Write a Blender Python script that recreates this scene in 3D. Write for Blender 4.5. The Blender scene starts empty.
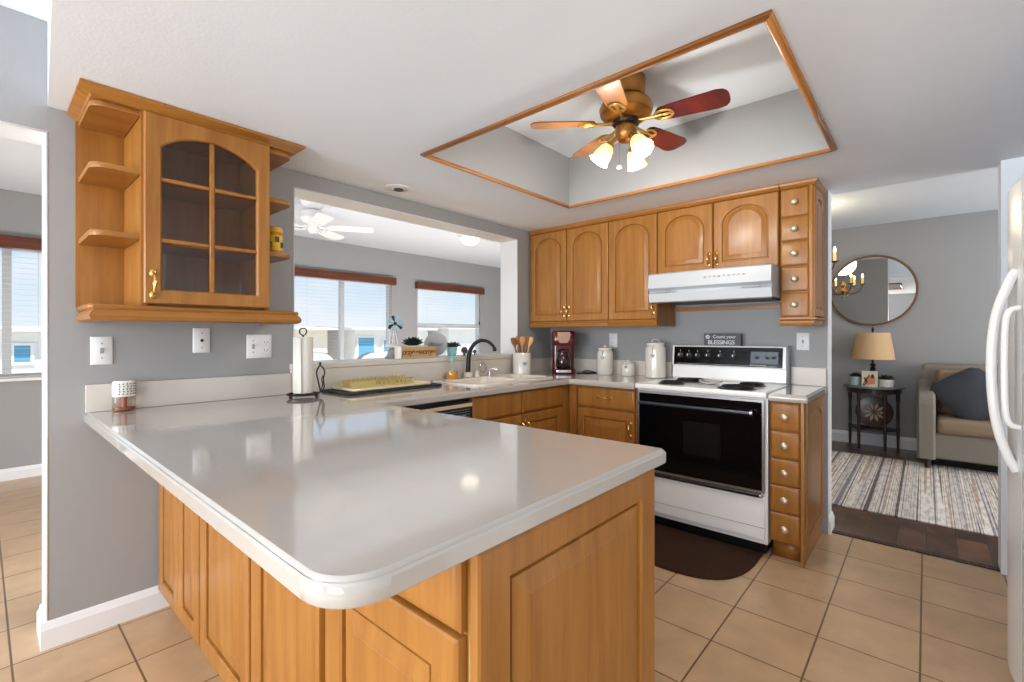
import bpy, bmesh, math, random
from mathutils import Vector, Matrix
random.seed(7)
S = bpy.context.scene
COL = S.collection
PI = math.pi

def lin(r, g, b):
    f = lambda c: (c/255/12.92) if c/255 <= .04045 else ((c/255+.055)/1.055)**2.4
    return (f(r), f(g), f(b), 1)

# ------------------------------------------------------------------ camera
cam_d = bpy.data.cameras.new('camera'); cam = bpy.data.objects.new('camera', cam_d); COL.objects.link(cam)
cam.location = (0, 0, 1.232)
cam.rotation_euler = (PI/2, 0, math.radians(41.406-90))
cam_d.sensor_width = 36; cam_d.lens = 469.7/1024*36; cam_d.shift_y = -5.6/1024
cam_d.clip_start = .02; cam_d.clip_end = 500
S.camera = cam
# ------------------------------------------------------------------ colour management, world, big lights
S.view_settings.view_transform = 'Standard'; S.view_settings.look = 'None'
S.view_settings.gamma = 1; S.view_settings.use_curve_mapping = False
S.view_settings.exposure = 0.18
try:
    S.cycles.use_denoising = True
    S.cycles.max_bounces = 10; S.cycles.diffuse_bounces = 5; S.cycles.transparent_max_bounces = 24
    S.cycles.sample_clamp_indirect = 6; S.cycles.caustics_reflective = False; S.cycles.caustics_refractive = False
except Exception:
    pass
W = bpy.data.worlds.new('sky'); S.world = W; W.use_nodes = True
nt = W.node_tree; nt.nodes.clear()
wo = nt.nodes.new('ShaderNodeOutputWorld'); bg = nt.nodes.new('ShaderNodeBackground')
tc = nt.nodes.new('ShaderNodeTexCoord'); sp = nt.nodes.new('ShaderNodeSeparateXYZ'); rp = nt.nodes.new('ShaderNodeValToRGB')
nz = nt.nodes.new('ShaderNodeTexNoise'); mx = nt.nodes.new('ShaderNodeMix'); mx.data_type = 'RGBA'
mp = nt.nodes.new('ShaderNodeMapping'); mp.inputs['Scale'].default_value = (3, 3, 11)
r2 = nt.nodes.new('ShaderNodeValToRGB')
nt.links.new(tc.outputs['Generated'], sp.inputs[0]); nt.links.new(sp.outputs['Z'], rp.inputs[0])
nt.links.new(tc.outputs['Generated'], mp.inputs[0]); nt.links.new(mp.outputs[0], nz.inputs['Vector'])
nz.inputs['Scale'].default_value = 1.3; nz.inputs['Detail'].default_value = 5
e = rp.color_ramp.elements
e[0].position = 0; e[0].color = (.80, .87, .93, 1); e[1].position = 1; e[1].color = (.40, .58, .90, 1)
x = e.new(.09); x.color = (.62, .77, .91, 1); x = e.new(.3); x.color = (.48, .68, .92, 1)
r2.color_ramp.elements[0].position = .45; r2.color_ramp.elements[0].color = (0, 0, 0, 1)
r2.color_ramp.elements[1].position = .75; r2.color_ramp.elements[1].color = (.75, .75, .75, 1)
nt.links.new(nz.outputs['Fac'], r2.inputs[0]); nt.links.new(r2.outputs['Color'], mx.inputs[0])
nt.links.new(rp.outputs['Color'], mx.inputs[6]); mx.inputs[7].default_value = (.9, .92, .95, 1)
nt.links.new(mx.outputs[2], bg.inputs[0]); bg.inputs[1].default_value = 1.0
nt.links.new(bg.outputs[0], wo.inputs[0])

def area(name, loc, tgt, sx, sy, watts, col=(1, 1, 1)):
    d = bpy.data.lights.new(name, 'AREA'); d.shape = 'RECTANGLE'; d.size = sx; d.size_y = sy; d.energy = watts; d.color = col
    o = bpy.data.objects.new(name, d); COL.objects.link(o); o.location = loc
    o.rotation_euler = (Vector(tgt)-Vector(loc)).to_track_quat('-Z', 'Y').to_euler()
    return o
area('window_light_left', (-2.9, 1.7, 1.25), (1.4, 1.4, 1.4), 1.7, 1.7, 130, (.88, .94, 1))
area('window_light_dining', (-2.9, -.75, 1.1), (2.4, -.7, 2.3), 1.7, 1.5, 84, (.88, .94, 1))  # unseen fill, added and tilted up to brighten the kitchen ceiling
area('window_light_living', (5.0, -3.0, 1.3), (5.4, .6, 2.0), 2.6, 1.6, 68, (1, .985, .96))  # added fill out of view, brightens the living room
area('sunroom_light', (-2.7, 4.3, 1.4), (3.0, 4.8, 1.2), 2.4, 1.5, 40, (.97, .985, 1))  # added fill at the sunroom's end, standing in for its daylight
area('sunroom_low_light', (3.3, 2.98, .4), (3.3, 5.86, .8), 5.6, .5, 112, (.97, .985, 1))  # added fill hidden below the sill, lifts the window wall and ceiling
sd_ = bpy.data.lights.new('sun', 'SUN'); sd_.energy = 6.0; sd_.angle = .02; sd_.color = (1, .97, .92)
so_ = bpy.data.objects.new('sun', sd_); COL.objects.link(so_)
so_.rotation_euler = Vector((.15, .5, -1.1)).to_track_quat('-Z', 'Y').to_euler()

# ------------------------------------------------------------------ materials
def newmat(name):
    m = bpy.data.materials.new(name); m.use_nodes = True
    n = m.node_tree.nodes; b = n['Principled BSDF']
    return m, m.node_tree, b

def mat(name, rgb, rough=.5, metal=0, var=.0, vscale=6, bump=0, bscale=60, coat=0, emit=None, estr=0, stretch=(1, 1, 1), spec=.5):
    m, t, b = newmat(name)
    c = lin(*rgb)
    b.inputs['Base Color'].default_value = c; b.inputs['Roughness'].default_value = rough; b.inputs['Metallic'].default_value = metal
    b.inputs['Coat Weight'].default_value = coat; b.inputs['Coat Roughness'].default_value = .06
    b.inputs['Specular IOR Level'].default_value = spec
    tc = t.nodes.new('ShaderNodeTexCoord'); mp = t.nodes.new('ShaderNodeMapping'); mp.inputs['Scale'].default_value = stretch
    t.links.new(tc.outputs['Object'], mp.inputs[0])
    nz = t.nodes.new('ShaderNodeTexNoise'); nz.inputs['Scale'].default_value = vscale; nz.inputs['Detail'].default_value = 4
    t.links.new(mp.outputs[0], nz.inputs['Vector'])
    mx = t.nodes.new('ShaderNodeMix'); mx.data_type = 'RGBA'
    v = max(var, .015)
    mx.inputs[6].default_value = tuple(k*(1-v) for k in c[:3])+(1,); mx.inputs[7].default_value = tuple(min(1, k*(1+v)) for k in c[:3])+(1,)
    t.links.new(nz.outputs['Fac'], mx.inputs[0]); t.links.new(mx.outputs[2], b.inputs['Base Color'])
    if bump:
        n2 = t.nodes.new('ShaderNodeTexNoise'); n2.inputs['Scale'].default_value = bscale; t.links.new(mp.outputs[0], n2.inputs['Vector'])
        bp = t.nodes.new('ShaderNodeBump'); bp.inputs['Strength'].default_value = bump; bp.inputs['Distance'].default_value = .01
        t.links.new(n2.outputs['Fac'], bp.inputs['Height']); t.links.new(bp.outputs[0], b.inputs['Normal'])
    if emit:
        b.inputs['Emission Color'].default_value = lin(*emit); b.inputs['Emission Strength'].default_value = estr
    return m

def wood(name, c1, c2, axis='z', rough=.38, scale=1.0, coat=.2):
    m, t, b = newmat(name)
    tc = t.nodes.new('ShaderNodeTexCoord'); mp = t.nodes.new('ShaderNodeMapping')
    s = {'z': (1, 1, .07), 'y': (1, .07, 1), 'x': (.07, 1, 1)}[axis]
    mp.inputs['Scale'].default_value = tuple(k*scale for k in s)
    t.links.new(tc.outputs['Object'], mp.inputs[0])
    n1 = t.nodes.new('ShaderNodeTexNoise'); n1.inputs['Scale'].default_value = 26; n1.inputs['Detail'].default_value = 6; n1.inputs['Distortion'].default_value = .4
    n2 = t.nodes.new('ShaderNodeTexNoise'); n2.inputs['Scale'].default_value = 140; n2.inputs['Detail'].default_value = 2
    for n in (n1, n2): t.links.new(mp.outputs[0], n.inputs['Vector'])
    ma = t.nodes.new('ShaderNodeMath'); ma.operation = 'MULTIPLY_ADD'; ma.inputs[1].default_value = .25
    t.links.new(n2.outputs['Fac'], ma.inputs[0]); t.links.new(n1.outputs['Fac'], ma.inputs[2])
    r = t.nodes.new('ShaderNodeValToRGB'); r.color_ramp.elements[0].position = .42; r.color_ramp.elements[1].position = .82
    r.color_ramp.elements[0].color = lin(*c1); r.color_ramp.elements[1].color = lin(*c2)
    t.links.new(ma.outputs[0], r.inputs[0]); t.links.new(r.outputs[0], b.inputs['Base Color'])
    b.inputs['Roughness'].default_value = rough; b.inputs['Coat Weight'].default_value = coat; b.inputs['Coat Roughness'].default_value = .2; b.inputs['Specular IOR Level'].default_value = .3
    return m

def glass(name, tint=(1, 1, 1), gloss=.06, rough=.0):
    m, t, b = newmat(name); t.nodes.remove(b)
    o = t.nodes['Material Output']; tr = t.nodes.new('ShaderNodeBsdfTransparent'); gl = t.nodes.new('ShaderNodeBsdfGlossy')
    tr.inputs[0].default_value = tint+(1,); gl.inputs['Roughness'].default_value = rough
    lw = t.nodes.new('ShaderNodeLayerWeight'); pw = t.nodes.new('ShaderNodeMath'); pw.operation = 'POWER'; pw.inputs[1].default_value = 5
    fr = t.nodes.new('ShaderNodeMath'); fr.operation = 'MULTIPLY_ADD'; fr.inputs[1].default_value = .9; fr.inputs[2].default_value = .03
    t.links.new(lw.outputs['Facing'], pw.inputs[0]); t.links.new(pw.outputs[0], fr.inputs[0])
    ms = t.nodes.new('ShaderNodeMixShader')
    t.links.new(fr.outputs[0], ms.inputs[0]); t.links.new(tr.outputs[0], ms.inputs[1]); t.links.new(gl.outputs[0], ms.inputs[2])
    t.links.new(ms.outputs[0], o.inputs[0])
    return m

PAINT = mat('grey_wall_paint', (153, 153, 153), .6, bump=.05, bscale=180)
WHITE = mat('white_ceiling_paint', (230, 237, 245), .7, bump=.06, bscale=90)
TRIMW = mat('white_trim_paint', (228, 229, 230), .35)
MAPLE = wood('maple_wood', (143, 91, 36), (166, 113, 52), 'z')
MAPLEY = wood('maple_wood_rail', (142, 90, 35), (165, 112, 51), 'y')
MAPLEX = wood('maple_wood_board', (142, 90, 35), (165, 112, 51), 'x')
OAKX = wood('tray_moulding_wood', (150, 96, 48), (182, 124, 70), 'x', .3)
OAKY = wood('tray_moulding_wood_long', (150, 96, 48), (182, 124, 70), 'y', .3)
BRASS = mat('polished_brass', (214, 172, 100), .22, 1, var=.1)
KNOBB = mat('satin_pewter_knob', (214, 192, 160), .35, .7)
LAMI = mat('cream_laminate', (180, 174, 167), .09, var=.03, vscale=14, coat=.55)
LEDGE = mat('cream_laminate_splash', (205, 198, 189), .3, var=.03, vscale=14)
APPL = mat('white_enamel', (236, 236, 235), .22, coat=.3)
FRIDGEW = mat('white_fridge_enamel', (226, 228, 230), .25, bump=.03, bscale=250)
GREYP = mat('grey_plastic', (150, 152, 155), .4)
BLACK = mat('black_plastic', (20, 20, 22), .3)
BLKGLASS = mat('black_oven_glass', (8, 8, 9), .1, spec=.25)
STEEL = mat('brushed_steel', (190, 190, 192), .3, 1, var=.06)
IRON = mat('black_wrought_iron', (26, 24, 23), .45, .3)
PORC = mat('white_porcelain', (222, 217, 207), .15, coat=.4)
SINKW = mat('cream_sink_enamel', (226, 218, 206), .14, coat=.5)
PLATEW = mat('white_switch_plate', (228, 228, 228), .35)
GLASS = glass('clear_glass')
CGLASS = glass('cabinet_glass', (.94, .93, .92))
DARKW = wood('dark_table_wood', (44, 36, 31), (74, 60, 50), 'z', .4)
VALW = wood('valance_wood', (78, 42, 28), (112, 62, 42), 'x', .4)
GREEN = mat('succulent_green', (52, 78, 48), .55, var=.3, vscale=30)

def translucent(name, rgb):
    m, t, b = newmat(name); t.nodes.remove(b); o = t.nodes['Material Output']
    d = t.nodes.new('ShaderNodeBsdfDiffuse'); r = t.nodes.new('ShaderNodeBsdfTranslucent'); ms = t.nodes.new('ShaderNodeMixShader'); ms.inputs[0].default_value = .6
    d.inputs[0].default_value = lin(*rgb); r.inputs[0].default_value = lin(*rgb)
    t.links.new(d.outputs[0], ms.inputs[1]); t.links.new(r.outputs[0], ms.inputs[2]); t.links.new(ms.outputs[0], o.inputs[0])
    return m

def brickmat(name, o, bw, rh, mortar, ca, cb, cm, rough, offset=0, var=.1, swap=False):
    m, t, b = newmat(name)
    tc = t.nodes.new('ShaderNodeTexCoord'); mp = t.nodes.new('ShaderNodeMapping')
    mp.inputs['Location'].default_value = (-o[0], -o[1], 0)
    if swap: mp.inputs['Rotation'].default_value = (0, 0, PI/2)
    t.links.new(tc.outputs['Object'], mp.inputs[0])
    br = t.nodes.new('ShaderNodeTexBrick'); br.offset = offset; br.squash = 1
    br.inputs['Scale'].default_value = 1; br.inputs['Brick Width'].default_value = bw; br.inputs['Row Height'].default_value = rh
    br.inputs['Mortar Size'].default_value = mortar; br.inputs['Mortar Smooth'].default_value = .3
    br.inputs['Color1'].default_value = lin(*ca); br.inputs['Color2'].default_value = lin(*cb); br.inputs['Mortar'].default_value = lin(*cm)
    t.links.new(mp.outputs[0], br.inputs['Vector'])
    nz = t.nodes.new('ShaderNodeTexNoise'); nz.inputs['Scale'].default_value = 7; nz.inputs['Detail'].default_value = 7
    t.links.new(tc.outputs['Object'], nz.inputs['Vector'])
    r = t.nodes.new('ShaderNodeValToRGB'); r.color_ramp.elements[0].color = (1-var*2, 1-var*2, 1-var*2, 1); r.color_ramp.elements[0].position = .3
    r.color_ramp.elements[1].color = (1, 1, 1, 1); r.color_ramp.elements[1].position = .7
    t.links.new(nz.outputs['Fac'], r.inputs[0])
    mx = t.nodes.new('ShaderNodeMix'); mx.data_type = 'RGBA'; mx.blend_type = 'MULTIPLY'; mx.inputs[0].default_value = 1
    t.links.new(br.outputs['Color'], mx.inputs[6]); t.links.new(r.outputs[0], mx.inputs[7]); t.links.new(mx.outputs[2], b.inputs['Base Color'])
    bp = t.nodes.new('ShaderNodeBump'); bp.inputs['Strength'].default_value = .35; bp.inputs['Distance'].default_value = .003; bp.invert = True
    t.links.new(br.outputs['Fac'], bp.inputs['Height']); t.links.new(bp.outputs[0], b.inputs['Normal'])
    b.inputs['Roughness'].default_value = rough
    return m
TILE = brickmat('tan_floor_tile', (1.955, .335), .3125, .318, .004, (206, 172, 134), (198, 163, 125), (118, 88, 62), .3, var=.10)
PLANK = brickmat('dark_hardwood', (0, 0), 1.1, .135, .0015, (122, 82, 56), (52, 32, 22), (24, 15, 12), .28, offset=.43, var=.35)

# ------------------------------------------------------------------ mesh builder
Z = Vector((0, 0, 1))
class M:
    def __init__(s): s.bm = bmesh.new(); s.T = Matrix.Identity(4)
    def at(s, o, U=(1, 0, 0), N=(0, -1, 0)):
        """local frame: (u, v, n) -> o + U u + Z v + N n"""
        U = Vector(U); N = Vector(N)
        s.T = Matrix(((U.x, 0, N.x, o[0]), (U.y, 0, N.y, o[1]), (U.z, 1, N.z, o[2]), (0, 0, 0, 1))); return s
    def tf(s, m): s.T = m; return s
    def v(s, *c): return s.bm.verts.new(s.T @ Vector(c))
    def f(s, vs):
        try: return s.bm.faces.new(vs)
        except ValueError: return None
    def box(s, x0, x1, y0, y1, z0, z1, b=0, seg=2):
        c = [s.v(x, y, z) for z in (z0, z1) for y in (y0, y1) for x in (x0, x1)]
        q = [(0, 2, 3, 1), (4, 5, 7, 6), (0, 1, 5, 4), (2, 6, 7, 3), (0, 4, 6, 2), (1, 3, 7, 5)]
        fs = [s.f([c[i] for i in k]) for k in q]
        if b:
            es = list({ed for fc in fs for ed in fc.edges})
            bmesh.ops.bevel(s.bm, geom=es, offset=b, segments=seg, profile=.6, affect='EDGES')
        return s
    def loft(s, loops, cap=True, closed=False):
        L = [[s.v(*p) for p in lp] for lp in loops]
        n = len(L[0])
        pairs = list(zip(L, L[1:])) + ([(L[-1], L[0])] if closed else [])
        for a, b in pairs:
            for i in range(n):
                j = (i+1) % n; s.f([a[i], a[j], b[j], b[i]])
        if cap and not closed: s.f(L[0][::-1]); s.f(L[-1])
        return s
    def prism(s, poly, z0, z1, axis='z'):
        g = {'z': lambda p, h: (p[0], p[1], h), 'x': lambda p, h: (h, p[0], p[1]), 'y': lambda p, h: (p[0], h, p[1])}[axis]
        return s.loft([[g(p, z0) for p in poly], [g(p, z1) for p in poly]])
    def lathe(s, c, prof, n=28, cap=True):
        lp = [[(c[0]+max(r, 1e-4)*math.cos(2*PI*i/n), c[1]+max(r, 1e-4)*math.sin(2*PI*i/n), c[2]+z) for i in range(n)] for r, z in prof]
        return s.loft(lp, cap)
    def cyl(s, p, q, r, r2=None, n=16):
        return s.tube([p, q], [r, r if r2 is None else r2], n)
    def tube(s, pts, r, n=8, smooth=0, closed=False):
        P = [Vector(p) for p in pts]
        if smooth:
            Q = []; m = len(P)
            for i in range(m if closed else m-1):
                a, b_, c_, d = (P[(i-1) % m] if closed or i else P[0]), P[i], P[(i+1) % m], (P[(i+2) % m] if closed or i+2 < m else P[-1])
                for k in range(smooth):
                    t = k/smooth
                    Q.append(.5*((2*b_)+(c_-a)*t+(2*a-5*b_+4*c_-d)*t*t+(3*b_-a-3*c_+d)*t**3))
            if not closed: Q.append(P[-1])
            P = Q
        R = r if isinstance(r, (list, tuple)) else [r]*len(P)
        if len(R) != len(P): R = [R[0]+(R[-1]-R[0])*i/(len(P)-1) for i in range(len(P))]
        m = len(P); up = None; loops = []
        for i in range(m):
            t = (P[(i+1) % m]-P[i-1]) if closed else (P[min(i+1, m-1)]-P[max(i-1, 0)])
            t.normalize()
            if up is None: up = t.orthogonal().normalized()
            up = (up-t*up.dot(t)); up = up.normalized() if up.length > 1e-6 else t.orthogonal().normalized()
            w = t.cross(up)
            loops.append([tuple(P[i]+(up*math.cos(2*PI*k/n)+w*math.sin(2*PI*k/n))*R[i]) for k in range(n)])
        return s.loft(loops, True, closed)
    def sph(s, c, r, sc=(1, 1, 1), n=16):
        h = n//2
        return s.loft([[(c[0]+sc[0]*r*max(math.sin(PI*j/h), .002)*math.cos(2*PI*i/n), c[1]+sc[1]*r*max(math.sin(PI*j/h), .002)*math.sin(2*PI*i/n), c[2]-sc[2]*r*math.cos(PI*j/h)) for i in range(n)] for j in range(h+1)])
    def build(s, name, m, parent=None, angle=40, loc=None, flat=False):
        bmesh.ops.remove_doubles(s.bm, verts=s.bm.verts, dist=1e-6)
        bmesh.ops.recalc_face_normals(s.bm, faces=s.bm.faces)
        me = bpy.data.meshes.new(name)
        off = Vector((0, 0, 0)); p = parent
        while p is not None: off += p.location; p = p.parent
        o = bpy.data.objects.new(name, me)
        if parent is None:
            if loc is None:
                if len(s.bm.verts):
                    vs = [v.co for v in s.bm.verts]
                    lo = [min(v[i] for v in vs) for i in range(3)]; hi = [max(v[i] for v in vs) for i in range(3)]
                    loc = ((lo[0]+hi[0])/2, (lo[1]+hi[1])/2, lo[2])
                else: loc = (0, 0, 0)
            off = Vector(loc); o.location = off
        bmesh.ops.translate(s.bm, verts=s.bm.verts, vec=-off)
        s.bm.to_mesh(me); s.bm.free()
        if not flat:
            for p in me.polygons: p.use_smooth = True
            me.set_sharp_from_angle(angle=math.radians(angle))
            for p in me.polygons:
                if p.area > .015: p.use_smooth = False
        me.materials.append(m)
        if parent is not None: o.parent = parent
        COL.objects.link(o)
        return o

def tag(o, label, cat, group=None):
    o['label'] = label; o['category'] = cat
    if group: o['group'] = group
    return o
def thing(name, label, cat, loc, group=None):
    o = bpy.data.objects.new(name, None); o.empty_display_size = .05; COL.objects.link(o); o.location = loc
    return tag(o, label, cat, group)
def struct(o): o['kind'] = 'structure'; return o
def boxes(*bs, b=0):
    m = M()
    for q in bs: m.box(*q, b=b)
    return m

def text_mesh(name, body, size, mtx, m, parent, depth=.0008, shear=0, spacing=1.0):
    cu = bpy.data.curves.new(name, 'FONT'); cu.body = body; cu.size = size; cu.extrude = depth; cu.shear = shear; cu.align_x = 'CENTER'; cu.align_y = 'CENTER'; cu.space_character = spacing
    t = bpy.data.objects.new(name+'_tmp', cu); COL.objects.link(t)
    dg = bpy.context.evaluated_depsgraph_get(); dg.update()
    me = bpy.data.meshes.new_from_object(t.evaluated_get(dg)); bpy.data.objects.remove(t); bpy.data.curves.remove(cu)
    me.name = name
    off = Vector((0, 0, 0)); p = parent
    while p is not None: off += p.location; p = p.parent
    me.transform(Matrix.Translation(-off) @ mtx)
    me.materials.clear(); me.materials.append(m)
    o = bpy.data.objects.new(name, me); o.parent = parent; COL.objects.link(o)
    return o
def frame_mtx(o, U, V):
    """text plane: x -> U, y -> V, z -> U x V"""
    U = Vector(U).normalized(); V = Vector(V).normalized(); N = U.cross(V)
    return Matrix(((U.x, V.x, N.x, o[0]), (U.y, V.y, N.y, o[1]), (U.z, V.z, N.z, o[2]), (0, 0, 0, 1)))

# ------------------------------------------------------------------ setting
YA, YA2 = 2.6, 2.79          # back wall of the kitchen, its two faces
XB, XB2 = 3.49, 3.62         # stove wall
YF = 5.86                    # sunroom window wall
XL = 6.62                    # living room end wall
HC, HS = 2.47, 2.135         # ceiling, dropped ceiling
struct(boxes((-3, 3.525, -3.4, YF+.15, -.1, 0), (3.525, 8, YA2-.1, YF+.15, -.1, 0)).build('floor', TILE, loc=(0, 0, 0)))
struct(boxes((3.527, XL+.15, -3.4, YA2-.102, -.1, .002)).build('floor_living', PLANK, loc=(0, 0, 0)))
struct(boxes((-3, 8, -3.4, YF+.15, HC, HC+.1)).build('ceiling', WHITE))
# dropped ceiling with the tray opening
TX0, TX1, TY0, TY1 = 1.465, 2.72, .336, 1.87
m = M()
sl = lambda y: .178-(2.6-y)*.059
m.prism([(sl(-3.4), -3.4), (TX0, -3.4), (TX0, YA-.002), (sl(YA), YA-.002)], HS, HC-.001)
m.box(TX0, TX1, TY1, YA-.002, HS, HC-.001); m.box(TX0, TX1, -3.4, TY0, HS, HC-.001); m.box(TX1, XB-.001, -3.4, YA-.002, HS, HC-.001); m.box(XB-.001, XB2, -.29, .4595, HS, HC-.001)
struct(m.build('ceiling_dropped', WHITE))
t_ = .004
struct(boxes((TX0, TX0+t_, TY0, TY1, HS+.001, HC-.001), (TX1-t_, TX1, TY0, TY1, HS+.001, HC-.001), (TX0+t_, TX1-t_, TY1-t_, TY1, HS+.001, HC-.001), (TX0+t_, TX1-t_, TY0, TY0+t_, HS+.001, HC-.001)).build('wall_tray', PAINT))
def moulding(a, b, out, w=.038):
    """wooden strip under the tray rim; a, b the rim's corner points, mitred; out the direction away from the opening"""
    a = Vector(a); b = Vector(b); d = (b-a).normalized(); o = Vector(out)
    prof = [(-.010, .0), (-.010, -.010), (-.004, -.016), (.006, -.016), (.010, -.010), (.016, -.009), (.016, 0)]
    L = []
    for p, s in ((a, -1), (b, 1)):
        L.append([tuple(p+o*u+d*(s*u)+Vector((0, 0, HS-.0005+v))) for u, v in prof])
    return M().loft(L)
for a, b, o, mm in (((TX0, TY0, 0), (TX0, TY1, 0), (-1, 0, 0), OAKY), ((TX1, TY1, 0), (TX1, TY0, 0), (1, 0, 0), OAKY), ((TX0, TY1, 0), (TX1, TY1, 0), (0, 1, 0), OAKX), ((TX1, TY0, 0), (TX0, TY0, 0), (0, -1, 0), OAKX)):
    struct(moulding(a, b, o).build('trim_tray', mm))
# kitchen back wall with pass-through and doorway header
PX0, PX1, PZ0, PZ1 = 1.137, 3.02, 1.045, 2.048
struct(boxes((.18, PX0, YA, YA2, 0, HC-.001), (PX0, PX1, YA, YA2, 0, PZ0), (PX0, PX1, YA, YA2, PZ1, HC-.001), (PX1, XB2, YA, YA2, 0, HC-.001), (-1.3, .18, YA, YA2, 2.036, HC-.001), (-3, -1.3, YA, YA2, 0, HC-.001)).build('wall_back', PAINT))
struct(boxes((PX0, PX0+.006, YA-.001, YA2+.001, PZ0+.03, PZ1), (PX1-.006, PX1, YA-.001, YA2+.001, PZ0+.03, PZ1), (PX0+.006, PX1-.006, YA-.001, YA2+.001, PZ1-.006, PZ1)).build('trim_pass_through', TRIMW))
struct(boxes((.174, .18, YA-.001, YA2+.001, 0, 2.036), (-1.3, .174, YA-.001, YA2+.001, 2.03, 2.036)).build('trim_doorway', TRIMW))
struct(boxes((PX0-.02, PX1+.02, YA-.028, YA2+.03, PZ0, PZ0+.032), b=.006).build('sill_pass_through', LEDGE))
def baseboard(name, a, b, out, h=.1, t=.014):
    a = Vector(a); b = Vector(b); o = Vector(out)
    prof = [(0, 0), (t, 0), (t, h*.72), (t*.6, h*.82), (t*.45, h*.96), (t*.2, h), (0, h)]
    return struct(M().loft([[tuple(p+o*u+Z*v) for u, v in prof] for p in (a, b)]).build(name, TRIMW))
baseboard('baseboard_back', (.158, YA, 0), (.575, YA, 0), (0, -1, 0), .105)
baseboard('baseboard_doorway', (.174, YA, 0), (.174, YA2, 0), (-1, 0, 0), .105, .016)
# stove wall, its free end and the wall beyond the opening
struct(boxes((XB, XB2, .46, YA, 0, HC-.001)).build('wall_stove', PAINT))
struct(boxes((XB-.001, XB2+.001, .456, .46, .0, HS)).build('trim_wall_end', TRIMW))
baseboard('baseboard_wall_end', (XB-.012, .456, 0), (XB2+.014, .456, 0), (0, -1, 0), .1)
struct(boxes((-3.2, -3.1, -3.4, YA, 0, HC-.001)).build('wall_left', PAINT))
struct(boxes((XB, XB2, -3.4, -.29, 0, HC-.001), (1.2, XB, -1.12, -1.02, 0, HC-.001)).build('wall_fridge', WHITE))
# living room
struct(boxes((XL, XL+.15, -3.4, YA2-.1, 0, HC-.001), (XB2, XL, YA, YA2, 0, HC-.001)).build('wall_living', PAINT))
baseboard('baseboard_living', (XL, -3, 0.002), (XL, 2.58, .002), (-1, 0, 0), .13)
# threshold where the planks meet the tile
m = M()
yy = -.289
for k in range(26):
    L = random.uniform(.03, .09); L = min(L, .455-yy)
    if L <= .005: break
    m.box(3.522+random.uniform(-.006, .004), 3.56, yy, yy+L-.002, 0.0005, .0045+random.uniform(0, .004)); yy += L
struct(m.build('trim_threshold', mat('rough_dark_wood_edge', (58, 42, 32), .6, var=.5, vscale=25)))
# sunroom shell with three windows
def window(n, x0, x1, z0, z1, mull=(), rails=(), slats=True):
    y = YF
    fr = mat('window_frame_aluminium', (196, 199, 202), .4) if 'window_frame_aluminium' not in bpy.data.materials else bpy.data.materials['window_frame_aluminium']
    w = .032
    m = boxes((x0, x0+w, y+.02, y+.09, z0, z1), (x1-w, x1, y+.02, y+.09, z0, z1), (x0+w, x1-w, y+.02, y+.09, z1-w, z1), (x0+w, x1-w, y+.02, y+.09, z0, z0+w))
    for q in mull: m.box(q-.028, q+.028, y+.03, y+.085, z0+w, z1-w)
    for q in rails: m.box(x0+w, x1-w, y+.03, y+.085, q-.03, q+.03)
    root = struct(m.build('window_%d' % n, fr))
    struct(M().box(x0+w, x1-w, y+.06, y+.064, z0+w, z1-w).build('glass_pane', GLASS, root))
    struct(M().box(x0-.03, x1+.03, y-.03, y+.02, z0-.03, z0, b=.006).build('window_sill', TRIMW, root))
    b = thing('window_blind', 'LABEL', 'blind', ((x0+x1)/2, y-.03, z0))
    M().box(x0-.04, x1+.04, y-.075, y-.002, z1-.03, z1+.075, b=.004).build('valance', VALW, b)
    if slats:
        SL = bpy.data.materials.get('blind_slat_white') or translucent('blind_slat_white', (236, 236, 234))
        m = M(); k = z0+.02
        while k < z1-.05:
            m.loft([[(xx, y-.030, k), (xx, y-.02, k+.0006), (xx, y-.010, k), (xx, y-.010, k+.0008), (xx, y-.02, k+.0014), (xx, y-.030, k+.0008)] for xx in (x0+.005, x1-.005)])
            k += .046
        m.build('slats', SL, b)
        m = M()
        for xx in (x0+.16, (x0+x1)/2+.12, x1-.16):
            m.cyl((xx, y-.05, z0+.02), (xx, y-.05, z1-.03), .0015, n=5)
        m.box(x0+.004, x1-.004, y-.045, y+.005, z0+.003, z0+.016)
        m.build('bottom_rail', SL, b)
        m = M().tube([(x1-.07, y-.05, z1-.04), (x1-.07, y-.055, z1-.5)], .003, 6); m.lathe((x1-.07, y-.055, z1-.56), [(.004, .06), (.013, .03), (.012, 0)], 10)
        m.build('pull_cord', IRON, b)
    return b
WIN = [(1, -1.0, .5, .87, 2.0, (.155,), ()), (2, 1.2, 3.98, .87, 1.995, (1.95, 3.23,), ()), (3, 4.44, 5.80, .87, 1.975, (), (1.39,))]
wl = [window(*w) for w in WIN]
wl[0]['label'] = 'white slatted blind with wooden valance seen through the open doorway'
wl[1]['label'] = 'widest white slatted blind with brown valance, above the windmill and chairs'
wl[2]['label'] = 'white slatted blind with brown valance on the narrower window behind the faucet'
for w in wl: w['group'] = 'sunroom window blinds'
xs = [-3, -1.0, .5, 1.2, 3.98, 4.44, 5.80, 8]
q = [(xs[i], xs[i+1], YF, YF+.12, 0, HC-.001) for i in (0, 2, 4, 6)]
for (n, x0, x1, z0, z1, *_r) in WIN: q += [(x0, x1, YF, YF+.12, 0, z0), (x0, x1, YF, YF+.12, z1, HC-.001)]
q += [(-3.12, -3, YA2, YF, 0, HC-.001), (7.0, 7.12, YA2, YF, 0, HC-.001)]
struct(boxes(*q).build('wall_sunroom', PAINT))
baseboard('baseboard_sunroom', (-3, YF, 0), (7, YF, 0), (0, -1, 0), .1)

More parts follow.
